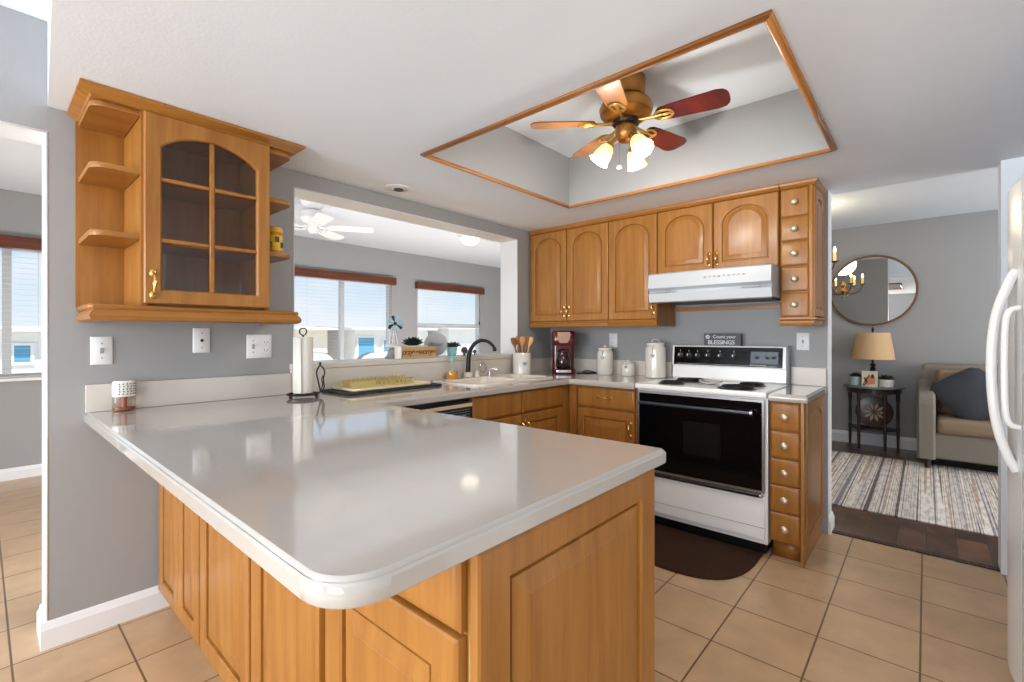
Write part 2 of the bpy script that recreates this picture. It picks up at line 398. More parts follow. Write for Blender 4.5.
# ------------------------------------------------------------------ cabinet fronts
def arch(x0, x1, y0, ys, rise, n=14, ex=.62):
    P = [(x0, y0), (x1, y0), (x1, ys)]
    for i in range(1, n):
        s = 2*i/n-1; P.append((x1+(x0-x1)*i/n, ys+rise*max(0, 1-s*s)**ex))
    return P+[(x0, ys)]
def outer(w, h, i, xs, n=14):
    P = [(i, i), (w-i, i), (w-i, h-i)]
    for k in range(1, n): P.append((min(max(xs[2+k][0], i), w-i), h-i))
    return P+[(i, h-i)]
def panel_door(m, w, h, t=.02, stile=.055, rise=.0, top=None):
    """raised-panel door in the frame set with m.at: groove, bevelled field, optional arched top"""
    top = stile if top is None else top
    def op(i):
        return arch(stile+i, w-stile-i, stile+i, h-top-rise-i*(1 if rise == 0 else .6), max(rise-i*.15, 0)) if rise else arch(stile+i, w-stile-i, stile+i, h-top-i, 0)
    o0 = op(0)
    R = [[(p[0], p[1], 0) for p in outer(w, h, 0, o0)], [(p[0], p[1], t-.008) for p in outer(w, h, 0, o0)], [(p[0], p[1], t-.003) for p in outer(w, h, .002, o0)], [(p[0], p[1], t) for p in outer(w, h, .007, o0)]]
    fl = min(.05 if w > .4 else .036, (w-2*stile)*.28)
    for i, d in ((-.005, t), (-.002, t-.003), (0, t-.004), (.001, t-.015), (.007, t-.015), (.010, t-.008), (fl, t-.002), (fl+.002, t-.0005)):
        R.append([(p[0], p[1], d) for p in op(i)])
    m.loft(R)
def slab_front(m, w, h, t=.02, e=.01):
    R = lambda i, d: [(i, i, d), (w-i, i, d), (w-i, h-i, d), (i, h-i, d)]
    m.loft([R(0, 0), R(0, t-.008), R(.003, t-.005), R(e, t-.001), R(e+.004, t)])
def bail(m, u, v, l=.085, vert=True, r=.0045, n0=.02):
    pts = []
    for k in range(9):
        s = -1+2*k/8; d = .030*math.sqrt(max(0, 1-abs(s)**3))+.004
        pts.append((u, v+s*l/2, n0+d) if vert else (u+s*l/2, v, n0+d))
    m.tube(pts, [r*.9]+[r]*3+[r*1.5]+[r]*3+[r*.9], 8)
    for s in (-1, 1):
        c = (u, v+s*l/2, n0) if vert else (u+s*l/2, v, n0)
        m.loft([[(c[0]+rr*math.cos(a*PI/5), c[1]+(1.5 if vert else 1)*rr*math.sin(a*PI/5), c[2]+d) for a in range(10)] for rr, d in ((.011, -.0005), (.011, .003), (.006, .007))])
def knob(m, u, v, n0=.02, r=.015):
    m.loft([[(u+rr*math.cos(a*PI/8), v+rr*math.sin(a*PI/8), n0+d) for a in range(16)] for rr, d in ((.006, -.0005), (.006, .012), (r, .015), (r, .019), (r*.75, .024), (r*.3, .027))])
def add_door(par, o, U, N, w, h, rise=0, stile=.055, top=None, hd=None, vert=True, name='door', mt=None, l=.085):
    m = M().at(o, U, N); panel_door(m, w, h, stile=stile, rise=rise, top=top); d = m.build(name, mt or MAPLE, par, 25)
    if hd: m = M().at(o, U, N); bail(m, hd[0], hd[1], vert=vert, l=l); m.build('handle', BRASS, d)
    return d
def add_drawer(par, o, U, N, w, h, pull=None, kn=False, e=.01, mt=None, r=.015):
    m = M().at(o, U, N); slab_front(m, w, h, e=e); d = m.build('drawer', mt or MAPLE, par, 25)
    if kn: m = M().at(o, U, N); knob(m, w/2, h/2, r=r); m.build('knob', KNOBB, d)
    if pull: m = M().at(o, U, N); bail(m, w/2, h*.55, vert=False, l=pull); m.build('handle', BRASS, d)
    return d
UB, NB = (0, -1, 0), (-1, 0, 0)      # fronts that face -x (stove wall, peninsula outside)
UA, NA = (1, 0, 0), (0, -1, 0)       # fronts that face -y (back wall, peninsula end)

# ------------------------------------------------------------------ glass-door wall cabinet with end shelves
c = thing('wall_cabinet', 'maple wall cabinet with a glass door and open end shelves, above the peninsula', 'cabinet', (.65, 2.58, 1.28))
GX0, GX1, GY = .412, .885, 2.27
m = boxes((GX0, GX0+.018, GY, 2.585, 1.35, 2.10), (GX1-.018, GX1, GY, 2.585, 1.35, 2.10), (GX0+.018, GX1-.018, GY+.02, 2.585, 1.35, 1.368), (GX0+.018, GX1-.018, GY+.02, 2.585, 2.082, 2.10))
m.box(GX0-.002, GX0+.022, GY-.002, GY+.016, 1.345, 2.10, b=.002)
m.build('body', MAPLE, c)
boxes((.258, 1.0, 2.585, 2.598, 1.345, 2.10)).build('back_panel', MAPLE, c)
def end_shelf(x0, x1, z, side, t=.02):
    rr = .045; y0 = 2.275; P = []
    xa = x0 if side < 0 else x1
    for k in range(7):
        a = PI/2*k/6
        P.append((xa-side*rr+side*rr*math.cos(a) if False else xa-side*(rr-rr*math.cos(a)), y0+rr-rr*math.sin(a)))
    P = [(xa, 2.583)]+P+[(x1 if side < 0 else x0, y0), (x1 if side < 0 else x0, 2.583)]
    m = M(); n = len(P)
    cx = sum(p[0] for p in P)/n; cy = sum(p[1] for p in P)/n
    ins = lambda d: [(p[0]+(cx-p[0])*d, p[1]+(cy-p[1])*d) for p in P]
    m.loft([[(p[0], p[1], z-t/2+dz) for p in ins(d)] for d, dz in ((.02, 0), (0, .004), (0, t-.004), (.02, t))])
    return m
for z in (2.088, 1.862, 1.612):
    end_shelf(.266, GX0-.001, z, -1).build('shelf', MAPLEX, c)
    end_shelf(GX1+.001, .995, z, 1).build('shelf', MAPLEX, c)
for z in (1.86, 1.61): M().box(GX0+.018, GX1-.018, GY+.045, 2.58, z-.009, z+.009).build('inner_shelf', MAPLEX, c)
# arched glass door
dw, dh, dz = GX1-GX0-.012, 2.098-1.356, 1.356
DO = (GX0+.006, GY-.001, dz)
st, ri = .05, .068
o0 = arch(st, dw-st, st, dh-.055-ri, ri, ex=.85)
m = M().at(DO, UA, NA)
sr = lambda L, d: [(p[0], p[1], d) for p in L]
o1 = arch(st+.006, dw-st-.006, st+.006, dh-.055-ri-.004, ri, ex=.85)
m.loft([sr(outer(dw, dh, 0, o0), 0), sr(outer(dw, dh, 0, o0), .017), sr(outer(dw, dh, .004, o0), .021), sr(o0, .021), sr(o1, .015), sr(o1, 0)], cap=False, closed=True)
door = m.build('door', MAPLE, c, 25)
m = M().at(DO, UA, NA)
iw = dw-2*st
m.box(dw/2-.009, dw/2+.009, st+.004, dh-.062, .003, .017, b=.003, seg=1)
for zz in (1.606, 1.846):
    v0 = zz-dz
    m.box(st+.004, dw/2-.009, v0-.008, v0+.008, .004, .016, b=.003, seg=1); m.box(dw/2+.009, dw-st-.004, v0-.008, v0+.008, .004, .016, b=.003, seg=1)
m.build('muntin', MAPLEY, door)
m = M().at(DO, UA, NA); m.loft([sr(arch(st+.001, dw-st-.001, st+.001, dh-.055-ri-.001, ri, ex=.85), d) for d in (.001, .0028)]); m.build('glass_pane', CGLASS, door)
m = M().at(DO, UA, NA); bail(m, .027, .075, l=.085, r=.005, n0=.021); m.build('handle', BRASS, door)
# crown and light rail: mitred mouldings round three sides
def wrap_moulding(prof, x0, x1, yf, yb):
    """prof: (out, z) pairs; wraps the left side, the front and the right side of a box"""
    L = []
    for cx, cy, dx, dy in ((x0, yb, -1, 0), (x0, yf, -1, -1), (x1, yf, 1, -1), (x1, yb, 1, 0)):
        L.append([(cx+dx*o, cy+dy*o, z) for o, z in prof])
    return M().loft(L)
wrap_moulding([(-.02, 2.099), (.004, 2.099), (.008, 2.104), (.012, 2.107), (.026, 2.114), (.034, 2.121), (.038, 2.123), (.038, 2.133), (-.02, 2.133)], .270, .992, GY-.012, 2.598).build('crown_moulding', MAPLEX, c)
wrap_moulding([(-.30, 1.337), (.0, 1.345), (.016, 1.343), (.02, 1.335), (.016, 1.328), (.024, 1.318), (.03, 1.305), (.026, 1.292), (.015, 1.286), (-.30, 1.286)][1:-1]+[(-.02, 1.286), (-.02, 1.345)], .288, .985, GY-.012, 2.598).build('light_rail', MAPLEX, c)
boxes((.262, .99, GY, 2.598, 1.33, 1.348)).build('bottom_board', MAPLEX, c)
# yellow tub on the shelf
c = thing('spice_jar', 'small yellow lidded jar standing on the end shelf of the glass-door cabinet', 'jar', (.945, 2.36, 1.622))
M().lathe((.945, 2.36, 1.623), [(.03, 0), (.034, .004), (.034, .098), (.031, .104), (.031, .108)], 20).build('jar_body', mat('amber_jar', (196, 130, 30), .25), c)
M().lathe((.945, 2.36, 1.64), [(.0345, 0), (.0348, .001), (.0348, .07), (.0345, .071)], 20).build('wrapper', mat('yellow_wrapper', (232, 186, 36), .5, var=.2, vscale=40), c)
m = M(); 
for a, z in ((3.9, .02), (4.6, .045), (5.2, .02)): m.box(.945+.033*math.cos(a)-.009, .945+.033*math.cos(a)+.009, 2.36+.0345*math.sin(a)-.002, 2.36+.0345*math.sin(a)+.002, 1.645+z-.012, 1.645+z+.014)
m.build('printed_mark', mat('dark_green_print', (44, 62, 40), .5), c)
M().lathe((.945, 2.36, 1.727), [(.031, 0), (.033, .002), (.033, .022), (.028, .026)], 20).build('lid', mat('yellow_lid', (222, 170, 40), .35), c)

# ------------------------------------------------------------------ wall cabinets over the stove wall
UXF = 3.163
UXB = UXF+.02
G = 'maple wall cabinets over the stove wall'
def wall_unit(label, ya, yb, z0, z1, doors, stile=.055, rise=.085, rail=True, hl=.07):
    c = thing('wall_cabinet', label, 'cabinet', (XB, (ya+yb)/2, z0), G)
    boxes((UXB, XB-.001, yb+.001, ya-.001, z0, z1)).build('body', MAPLE, c)
    n = len(doors); w = (ya-yb)/n
    for i, s in enumerate(doors):
        o = (UXB-.0005, ya-i*w-.003, z0+.003)
        ww, hh = w-.006, z1-z0-.006
        add_door(c, o, UB, NB, ww, hh, rise, stile, .05, ((ww-.022) if s == 'r' else .022, .08), l=hl)
    return c
c = wall_unit('two-door arched maple wall cabinet in the corner over the red coffee maker', 2.585, 1.815, 1.345, 2.10, 'rl')
def rail_bits(c, ya, yb, z=1.345, h=.047, end=False):
    prof = [(UXF+.03, z), (UXF-.004, z), (UXF-.008, z-.008), (UXF-.002, z-.016), (UXF-.002, z-h+.008), (UXF+.004, z-h), (UXF+.03, z-h)]
    M().prism([(p[0], p[1]) for p in prof], yb, ya, 'y').build('light_rail', MAPLEY, c)
def top_bits(c, ya, yb):
    prof = [(UXF+.03, 2.10), (UXF+.004, 2.10), (UXF-.006, 2.112), (UXF-.010, 2.120), (UXF-.010, 2.133), (UXF+.03, 2.133)]
    M().prism(prof, yb, ya, 'y').build('crown_moulding', MAPLEY, c)
rail_bits(c, 2.585, 1.816); top_bits(c, 2.585, 1.816)
c = wall_unit('single-door arched maple wall cabinet immediately beside the white range hood', 1.815, 1.425, 1.345, 2.10, 'r', hl=.07)
rail_bits(c, 1.814, 1.4255); top_bits(c, 1.814, 1.4255)
boxes((UXB+.01, XB-.002, 1.4255, 1.445, 1.298, 1.3445)).build('rail_return', MAPLE, c)
c = wall_unit('short two-door arched maple cabinet on top of the white range hood', 1.425, .66, 1.648, 2.10, 'rl', rise=.085)
top_bits(c, 1.4245, .6605)
boxes((XB-.03, XB-.001, .661, 1.424, 1.412, 1.437)).build('rear_rail', MAPLEY, c)
c = thing('spice_drawer_cabinet', 'narrow maple wall cabinet of five small drawers, beside the range hood', 'cabinet', (XB, .565, 1.29), G)
SY0, SY1 = .488, .657
boxes((UXB, XB-.001, SY0, SY1-.001, 1.335, 2.10)).build('body', MAPLE, c)
zs = [1.338, 1.487, 1.64, 1.787, 1.93, 2.10]
for k in range(5): add_drawer(c, (UXB-.0005, SY1-.004, zs[k]+.003), UB, NB, .146, zs[k+1]-zs[k]-.006, kn=True, e=.008, r=.0185)
M().box(UXF, UXB-.001, SY0, SY0+.018, 1.335, 2.10, b=.003).build('face_stile', MAPLE, c)
m = M().at((UXF+.01, SY0-.0005, 1.34), UA, NA); panel_door(m, XB-UXF-.012, .755, t=.012, stile=.05, rise=.06, top=.05); m.build('end_panel', MAPLE, c, 25)
m = M()
L = []
for cx, cy, dx, dy in ((UXF, SY1-.001, -1, 0), (UXF, SY0-.012, -1, -1), (XB-.001, SY0-.012, 0, -1)):
    L.append([(cx+dx*o, cy+dy*o, z) for o, z in ((-.0, 1.335), (.008, 1.335), (.008, 1.328), (-.006, 1.315), (-.006, 1.30), (-.014, 1.288), (-.05 if dx else -.05, 1.288), (-.05, 1.335))])
m.loft(L).build('light_rail', MAPLEY, c)
m = M(); L = []
for cx, cy, dx, dy in ((UXF, SY1-.001, -1, 0), (UXF, SY0-.012, -1, -1), (XB-.001, SY0-.012, 0, -1)):
    L.append([(cx+dx*o, cy+dy*o, z) for o, z in ((-.03, 2.10), (-.004, 2.10), (.006, 2.112), (.010, 2.120), (.010, 2.133), (-.03, 2.133))])
m.loft(L).build('crown_moulding', MAPLEY, c)

# ------------------------------------------------------------------ range hood
c = thing('range_hood', 'white range hood under the short maple cabinet above the stove', 'range hood', (XB, 1.03, 1.46))
HY0, HY1 = .662, 1.404
prof = [(XB-.002, 1.646), (3.0, 1.646), (2.985, 1.635), (2.975, 1.545), (3.0, 1.528), (3.0, 1.515), (2.985, 1.508), (2.995, 1.455), (3.01, 1.447), (3.01, 1.465), (3.45, 1.465), (3.45, 1.447), (XB-.002, 1.447)]
M().prism(prof, HY0, HY1, 'y').build('hood_shell', mat('white_hood_enamel', (186, 190, 194), .35), c, 30)
for y0 in (1.27, .735):
    m = M()
    m.box(2.9915, 3.003, y0-.05, y0+.09, 1.517, 1.521); m.box(2.983, 2.996, y0-.012, y0+.02, 1.514, 1.526, b=.003)
    m.build('vent_slider', GREYP, c)
m = M()
for k in range(9): m.box(2.977, 2.981-.0, .80+.028*k, .80+.028*k+.014, 1.59+random.uniform(-.004, .004), 1.60)
m.build('control_marks', GREYP, c)
boxes((3.02, 3.44, .70, 1.38, 1.455, 1.4645)).build('filter_grille', mat('dark_filter_mesh', (62, 62, 64), .5, .6), c)

# ------------------------------------------------------------------ stove
SA, SB = 1.434, .657       # its two sides (y)
c = thing('kitchen_stove', 'white electric range with a black glass oven door, between the maple drawers', 'stove', (3.2, 1.05, 0))
boxes((2.885, XB-.012, SB, SA, .07, .885), b=.004).build('body', APPL, c)
boxes((2.93, 3.4, SB+.02, SA-.02, 0.0, .07)).build('toe_base', BLACK, c)
M().box(2.845, XB-.012, SB-.001, SA+.001, .886, .918, b=.008, seg=3).build('cooktop', APPL, c)
def burner(x, y, r):
    b = M().lathe((x, y, .9175), [(r*1.16, 0), (r*1.16, .004), (r*1.08, .0065), (r*.98, .002), (r*.2, .0005)], 32).build('burner', mat('chrome_drip_pan', (60, 60, 62), .3, .7) if 'chrome_drip_pan' not in bpy.data.materials else bpy.data.materials['chrome_drip_pan'], c)
    pts = []; turns = 4.0; n = 96
    for k in range(n+1):
        a = 2*PI*turns*k/n; rr = r*(.16+.82*k/n); pts.append((x+rr*math.cos(a), y+rr*math.sin(a), .931))
    M().tube(pts, r*.075, 6).build('coil', IRON, b)
for q in ((2.985, 1.245, .072), (3.22, 1.215, .092), (2.965, .84, .092), (3.19, .82, .072)): burner(*q)
# backguard
prof = [(XB-.014, .918), (3.40, .918), (3.392, .93), (3.40, 1.012), (3.385, 1.02), (3.40, 1.155), (3.405, 1.16), (XB-.014, 1.16)]
M().prism(prof, SB+.012, SA-.028, 'y').build('backguard', APPL, c, 30)
m = M(); m.prism([(3.3845, 1.022), (3.376, 1.024), (3.391, 1.150), (3.3995, 1.152)], SB+.03, SA-.042, 'y'); cp = m.build('control_panel', BLKGLASS, c)
def on_panel(y, z): return (3.376+(z-1.024)/.126*.015, y, z)
for y in (1.346, 1.284, 1.223, 1.151, 1.069, .979):
    o = on_panel(y, 1.088); m = M().at(o, UB, NB)
    m.loft([[(rr*math.cos(a*PI/10), rr*math.sin(a*PI/10), d) for a in range(20)] for rr, d in ((.021, 0.001), (.021, .006), (.016, .008), (.014, .024), (.011, .026))]); k = m.build('control_knob', BLACK, c)
    m = M().at(o, UB, NB); m.box(-.0028, .0028, 0, .013, .0255, .0285); m.build('pointer', TRIMW, k)
dk = M(); dk.prism([(3.3775, 1.045), (3.3745, 1.045), (3.3865, 1.125), (3.390, 1.125)], .71, .873, 'y'); dk = dk.build('clock_panel', mat('dark_blue_clock_glass', (58, 66, 82), .12, coat=.4), c)
m = M()
for y in (.833, .772, .735): 
    o = on_panel(y, 1.088); m.at((o[0]-.003, o[1], o[2]), UB, NB); m.loft([[(rr*math.cos(a*PI/6), rr*math.sin(a*PI/6), d) for a in range(12)] for rr, d in ((.011, 0), (.011, .006), (.008, .008))])
m.build('clock_button', BLACK, dk)
m = M(); o = on_panel(.83, 1.036)
for k in range(7): m.box(o[0]-.002, o[0], .875-.014*k-.009, .875-.014*k, 1.034, 1.038)
m.box(3.3745, 3.3765, SB+.06, SA-.06, 1.030, 1.0315)
for y in (1.346, 1.284, 1.223, 1.151, 1.069, .979):
    o = on_panel(y, 1.12); m.box(o[0]-.0012, o[0]+.001, y-.0016, y+.0016, 1.116, 1.127)
m.build('panel_marks', mat('pale_print', (190, 192, 196), .4), c)
M().prism([(XB-.013, .919), (3.395, .919), (3.395, 1.162), (XB-.013, 1.164)], SB+.001, SB+.0115, 'y').build('end_cap', GREYP, c)
# door and drawer
d = boxes((2.862, 2.884, SB+.012, SA-.012, .358, .872), b=.004).build('oven_door', BLKGLASS, c)
m = M().at((2.8615, SA-.012, .358), UB, NB)
w_, h_ = SA-SB-.024, .514
fr = lambda i, dn: [(i, i, dn), (w_-i, i, dn), (w_-i, h_-i, dn), (i, h_-i, dn)]
m.loft([fr(0, -.002), fr(0, .0025), fr(.012, .0025), fr(.012, -.002)], cap=False, closed=True); m.build('chrome_frame', STEEL, d)
m = M().at((2.861, SA-.012, .358), UB, NB); m.box(.3, .52, .15, .35, 0, .0012); m.build('oven_window', mat('smoked_oven_window', (20, 20, 22), .12, spec=.3), d)
m = M(); m.tube([(2.82, SA-.04, .800), (2.82, SB+.075, .800)], .011, 12)
for y in (SA-.045, SB+.08): m.cyl((2.822, y, .8), (2.864, y, .8), .009)
m.build('handle', mat('slate_handle', (66, 74, 84), .25, .6), d)
M().cyl((2.819, SB+.075, .8), (2.819, SB+.062, .8), .0135).build('handle_cap', STEEL, d)
d = boxes((2.865, 2.884, SB+.012, SA-.012, .10, .338), b=.004).build('storage_drawer', APPL, c)
m = M(); m.tube([(2.858, SA-.015, .344), (2.858, SB+.03, .344)], .013, 10); m.build('drawer_grip', BLACK, d)
M().sph((2.852, SB+.028, .344), .011).build('grip_cap', STEEL, d)
boxes((2.863, 2.8655, SB+.014, SA-.014, .165, .1675)).build('crease', GREYP, d)
# ------------------------------------------------------------------ base cabinets on the stove wall
BXF = 2.89
GB = 'maple base cabinets'
c = thing('base_cabinet', 'maple base cabinet with one drawer over one door, between corner and stove', 'cabinet', (3.2, 1.68, 0), GB)
boxes((BXF+.02, XB-.002, 1.45, 1.965, .09, .872), (BXF+.09, XB-.01, 1.45, 1.965, 0, .09)).build('body', MAPLE, c)
boxes((BXF+.006, BXF+.0195, 1.925, 1.985, .095, .868)).build('corner_stile', MAPLE, c)
add_drawer(c, (BXF+.0195, 1.915, .72), UB, NB, .455, .143, pull=.095, e=.012)
add_door(c, (BXF+.0195, 1.915, .105), UB, NB, .455, .605, 0, .06, hd=(.43, .49))
c = thing('spice_base_cabinet', 'narrow maple base cabinet with a stack of five small drawers, ending the stove wall', 'cabinet', (3.2, .565, 0), GB)
boxes((BXF+.02, XB-.002, .50, .648, .10, .872), (BXF+.06, XB-.01, .50, .645, 0, .10)).build('body', MAPLE, c)
zs = [.10, .262, .412, .558, .708, .87]
for k in range(5): add_drawer(c, (BXF+.0195, .647, zs[k]+.004), UB, NB, .142, zs[k+1]-zs[k]-.008, kn=True, e=.012, r=.020)
boxes((BXF-.012, BXF+.06, .484, .5, 0, .872), b=.003).build('corner_post', MAPLE, c)
m = M().at((BXF+.02, .499, 0.0), UA, NA); m.box(0, XB-BXF-.03, 0, .872, 0, .012)
m.build('end_board', MAPLE, c)
m = M().at((BXF+.065, .487, .09), UA, NA); panel_door(m, XB-BXF-.10, .77, t=.010, stile=.04, rise=.06, top=.05); m.build('end_panel', MAPLE, c, 25)

# ------------------------------------------------------------------ back wall base run: sink cabinet and dishwasher
AYF = 1.985
c = thing('sink_cabinet', 'maple sink base cabinet with two false drawers over two doors, beside the dishwasher', 'cabinet', (2.37, 2.3, 0), GB)
boxes((1.905, 2.815, AYF+.02, YA-.002, .09, .768), (1.905, 2.815, AYF+.02, AYF+.05, .768, .872), (1.905, 2.905, AYF+.08, YA-.01, 0, .09)).build('body', MAPLE, c)
boxes((2.815, BXF+.02, AYF+.012, AYF+.05, .09, .868)).build('corner_stile', MAPLE, c)
for k, hx in ((0, .425), (1, .025)):
    x0 = 1.907+k*.455
    add_drawer(c, (x0, AYF+.0195, .722), UA, NA, .45, .142, e=.012)
    add_door(c, (x0, AYF+.0195, .105), UA, NA, .45, .607, 0, .06, hd=(hx, .52))
c = thing('dishwasher', 'black dishwasher with a cream-trimmed control panel under the back counter', 'dishwasher', (1.6, 2.3, 0))
boxes((1.30, 1.899, AYF+.03, YA-.02, .01, .868)).build('body', BLACK, c)
d = boxes((1.303, 1.896, AYF+.004, AYF+.029, .11, .735), b=.004).build('door', BLKGLASS, c)
boxes((1.303, 1.896, AYF-.004, AYF+.029, .742, .845), b=.004).build('control_panel', BLACK, c)
boxes((1.303, 1.896, AYF-.006, AYF-.003, .822, .842)).build('trim_strip', mat('cream_trim', (206, 186, 160), .4), c)
m = M()
for k in range(8): m.box(1.50+.045*k, 1.53+.045*k, AYF-.0065, AYF-.0035, .768, .776)
for k in range(5): m.box(1.48, 1.88, AYF-.0055, AYF-.0035, .75+.014*k, .752+.014*k)
m.build('button_marks', GREYP, c)

# ------------------------------------------------------------------ peninsula cabinets
PXF = .53            # outer face
PYE = .57            # end face
GP = 'maple cabinets of the peninsula'
def pen_cab(label, ya, yb):
    c = thing('peninsula_cabinet', label, 'cabinet', (.88, (ya+yb)/2, 0), GP)
    boxes((PXF+.02, 1.215, yb+.001, ya-.001, .085, .872), (PXF+.07, 1.15, yb+.001, ya-.001, 0, .085)).build('body', MAPLE, c)
    return c
h_ = .77
c = pen_cab('paired narrow maple doors under the countertop, next to the grey back wall', 2.585, 1.99)
add_door(c, (PXF+.0195, 2.580, .09), UB, NB, .304, h_, 0, .06, hd=(.275, .69), l=.075)
add_door(c, (PXF+.0195, 2.273, .09), UB, NB, .272, h_, 0, .06)
c = pen_cab('wide single maple door adjoining the paired narrow doors under the countertop', 1.99, 1.50)
add_door(c, (PXF+.0195, 1.984, .09), UB, NB, .466, h_, 0, .065)
c = pen_cab('wide single maple door next to the drawer unit below the rounded counter corner', 1.50, 1.06)
add_door(c, (PXF+.0195, 1.497, .09), UB, NB, .420, h_, 0, .065)
c = pen_cab('maple drawer-over-door unit with big end panel beneath the rounded counter corner', 1.06, PYE+.02)
add_drawer(c, (PXF+.0195, 1.05, .728), UB, NB, .462, .134, e=.012)
add_door(c, (PXF+.0195, 1.05, .09), UB, NB, .462, .63, 0, .075)
boxes((PXF+.02, 1.233, PYE+.006, PYE+.02, 0, .872)).build('end_board', MAPLE, c)
m = M().at((PXF+.018, PYE+.0065, .0), UA, NA); panel_door(m, 1.233-PXF-.02, .868, t=.018, stile=.085, top=.07); m.build('end_panel', MAPLE, c, 25)
boxes((1.216, 1.230, PYE+.021, 1.96, .09, .872)).build('kitchen_side', MAPLE, c)

# ------------------------------------------------------------------ worktop
def fillet(P, rad, n=8):
    out = []; m = len(P)
    for i, p in enumerate(P):
        r = rad.get(i, 0)
        if not r: out.append(p); continue
        p = Vector(p); a = (Vector(P[i-1])-p).normalized(); b = (Vector(P[(i+1) % m])-p).normalized()
        ang = a.angle(b); t = r/math.tan(ang/2); cen = p+(a+b).normalized()*(r/math.sin(ang/2))
        s = (p+a*t)-cen; e_ = (p+b*t)-cen
        a0 = math.atan2(s.y, s.x); da = math.atan2(e_.y, e_.x)-a0
        da = (da+PI) % (2*PI)-PI
        for k in range(n+1):
            out.append((cen.x+r*math.cos(a0+da*k/n), cen.y+r*math.sin(a0+da*k/n)))
    return out
def inset(P, d):
    out = []; m = len(P)
    for i in range(m):
        p = Vector(P[i]); a = (p-Vector(P[i-1])); b = (Vector(P[(i+1) % m])-p)
        a = a.normalized() if a.length > 1e-9 else b.normalized(); b = b.normalized() if b.length > 1e-9 else a
        na = Vector((-a.y, a.x)); nb = Vector((-b.y, b.x)); nn = (na+nb)
        nn = nn/max(nn.length_squared/2, .3)
        out.append(tuple(p+nn*d))
    return out
def slab(P, z0, z1, name, m, parent, lip=True):
    R = [(.004, z0), (0, z0+.004), (0, z1-.010), (.004, z1-.006), (.006, z1-.007), (.008, z1-.003), (.012, z1)] if lip else [(0, z0), (0, z1-.005), (.002, z1-.0015), (.005, z1)]
    b = M(); b.loft([[(p[0], p[1], z) for p in inset(P, d)] for d, z in R])
    return b.build(name, m, parent, 50)
c = thing('countertop', 'long cream laminate countertop running over the peninsula, the sink and the corner', 'countertop', (1.8, 1.9, .874))
P = [(.285, YA-.001), (.285, .545), (1.284, .545), (1.25, 1.965), (2.862, 1.958), (2.862, 1.447), (XB-.001, 1.447), (XB-.001, YA-.001)]
P = fillet(P, {1: .085, 2: .018, 3: .02, 4: .02})
wt = slab(P, .874, .914, 'worktop', LAMI, c)
# sink opening cut through the worktop
SX0, SX1, SYa, SYb = 2.03, 2.86, 2.09, 2.50
cut = M().box(SX0+.03, SX1-.03, SYa+.03, SYb-.03, .8, 1.0).build('cutter_tmp', LAMI, loc=(0, 0, 0))
bo = wt.modifiers.new('cut', 'BOOLEAN'); bo.object = cut; bo.operation = 'DIFFERENCE'; bo.solver = 'EXACT'
dg = bpy.context.evaluated_depsgraph_get(); dg.update()
me = bpy.data.meshes.new_from_object(wt.evaluated_get(dg)); wt.modifiers.clear(); wt.data = me; me.name = 'worktop'
bpy.data.objects.remove(cut)
boxes((.288, PX0-.02, YA-.022, YA-.0015, .9145, 1.028), b=.003).build('backsplash', LEDGE, c)
boxes((PX0-.0195, PX1+.0195, YA-.022, YA-.0015, .9145, 1.044), b=.003).build('backsplash', LEDGE, c)
boxes((PX1+.02, XB-.022, YA-.022, YA-.0015, .9145, 1.028), b=.003).build('backsplash', LEDGE, c)
boxes((XB-.022, XB-.0015, 1.448, YA-.0015, .9145, 1.028), b=.003).build('backsplash', LEDGE, c)
c = thing('countertop', 'short cream countertop section over the narrow drawer stack, ending the stove wall', 'countertop', (3.18, .56, .874))
slab(fillet([(2.862, .652), (2.862, .464), (XB-.001, .464), (XB-.001, .652)], {1: .012}), .874, .914, 'worktop', LAMI, c)
boxes((XB-.022, XB-.0015, .465, .655, .9145, 1.028), b=.003).build('backsplash', LEDGE, c)

# ------------------------------------------------------------------ sink and taps
c = thing('kitchen_sink', 'cream double-bowl drop-in sink set in the back counter', 'sink', (2.44, 2.3, .914))
def rr(x0, x1, y0, y1, r, n=5): return fillet([(x0, y0), (x1, y0), (x1, y1), (x0, y1)], {0: r, 1: r, 2: r, 3: r}, n)
O = rr(SX0, SX1, SYa, SYb+.035, .04)
ring = lambda L, z: [(p[0], p[1], z) for p in L]
xm = 2.50
for x0, x1 in ((SX0, xm), (xm, SX1)):
    m = M()
    oo = fillet([(x0, SYa), (x1, SYa), (x1, SYb+.035), (x0, SYb+.035)], {i: (.04 if (i in (0, 3)) == (x0 == SX0) else .001) for i in range(4)}, 5)
    ii = lambda d: fillet([(x0+.038+d, SYa+.035+d), (x1-.038-d, SYa+.035+d), (x1-.038-d, SYb-.05-d), (x0+.038+d, SYb-.05-d)], {0: .04, 1: .04, 2: .04, 3: .04}, 5)
    m.loft([ring(oo, .9142), ring(oo, .922), ring(inset(oo, .008), .926), ring(ii(-.006), .926), ring(ii(0), .921), ring(ii(.012), .80), ring(ii(.05), .775)], cap=False)
    m.f([m.v(*p) for p in ring(ii(.05), .775)])
    b = m.build('bowl', SINKW, c, 50)
    M().lathe(((x0+x1)/2, 2.3, .7755), [(.04, 0), (.04, .002), (.03, .001)], 20).build('drain', STEEL, b)
c = thing('kitchen_faucet', 'black gooseneck faucet on a white base, behind the cream sink', 'faucet', (2.36, 2.52, .914))
M().box(2.337, 2.385, 2.488, 2.533, .9265, .965, b=.008).build('escutcheon', PORC, c)
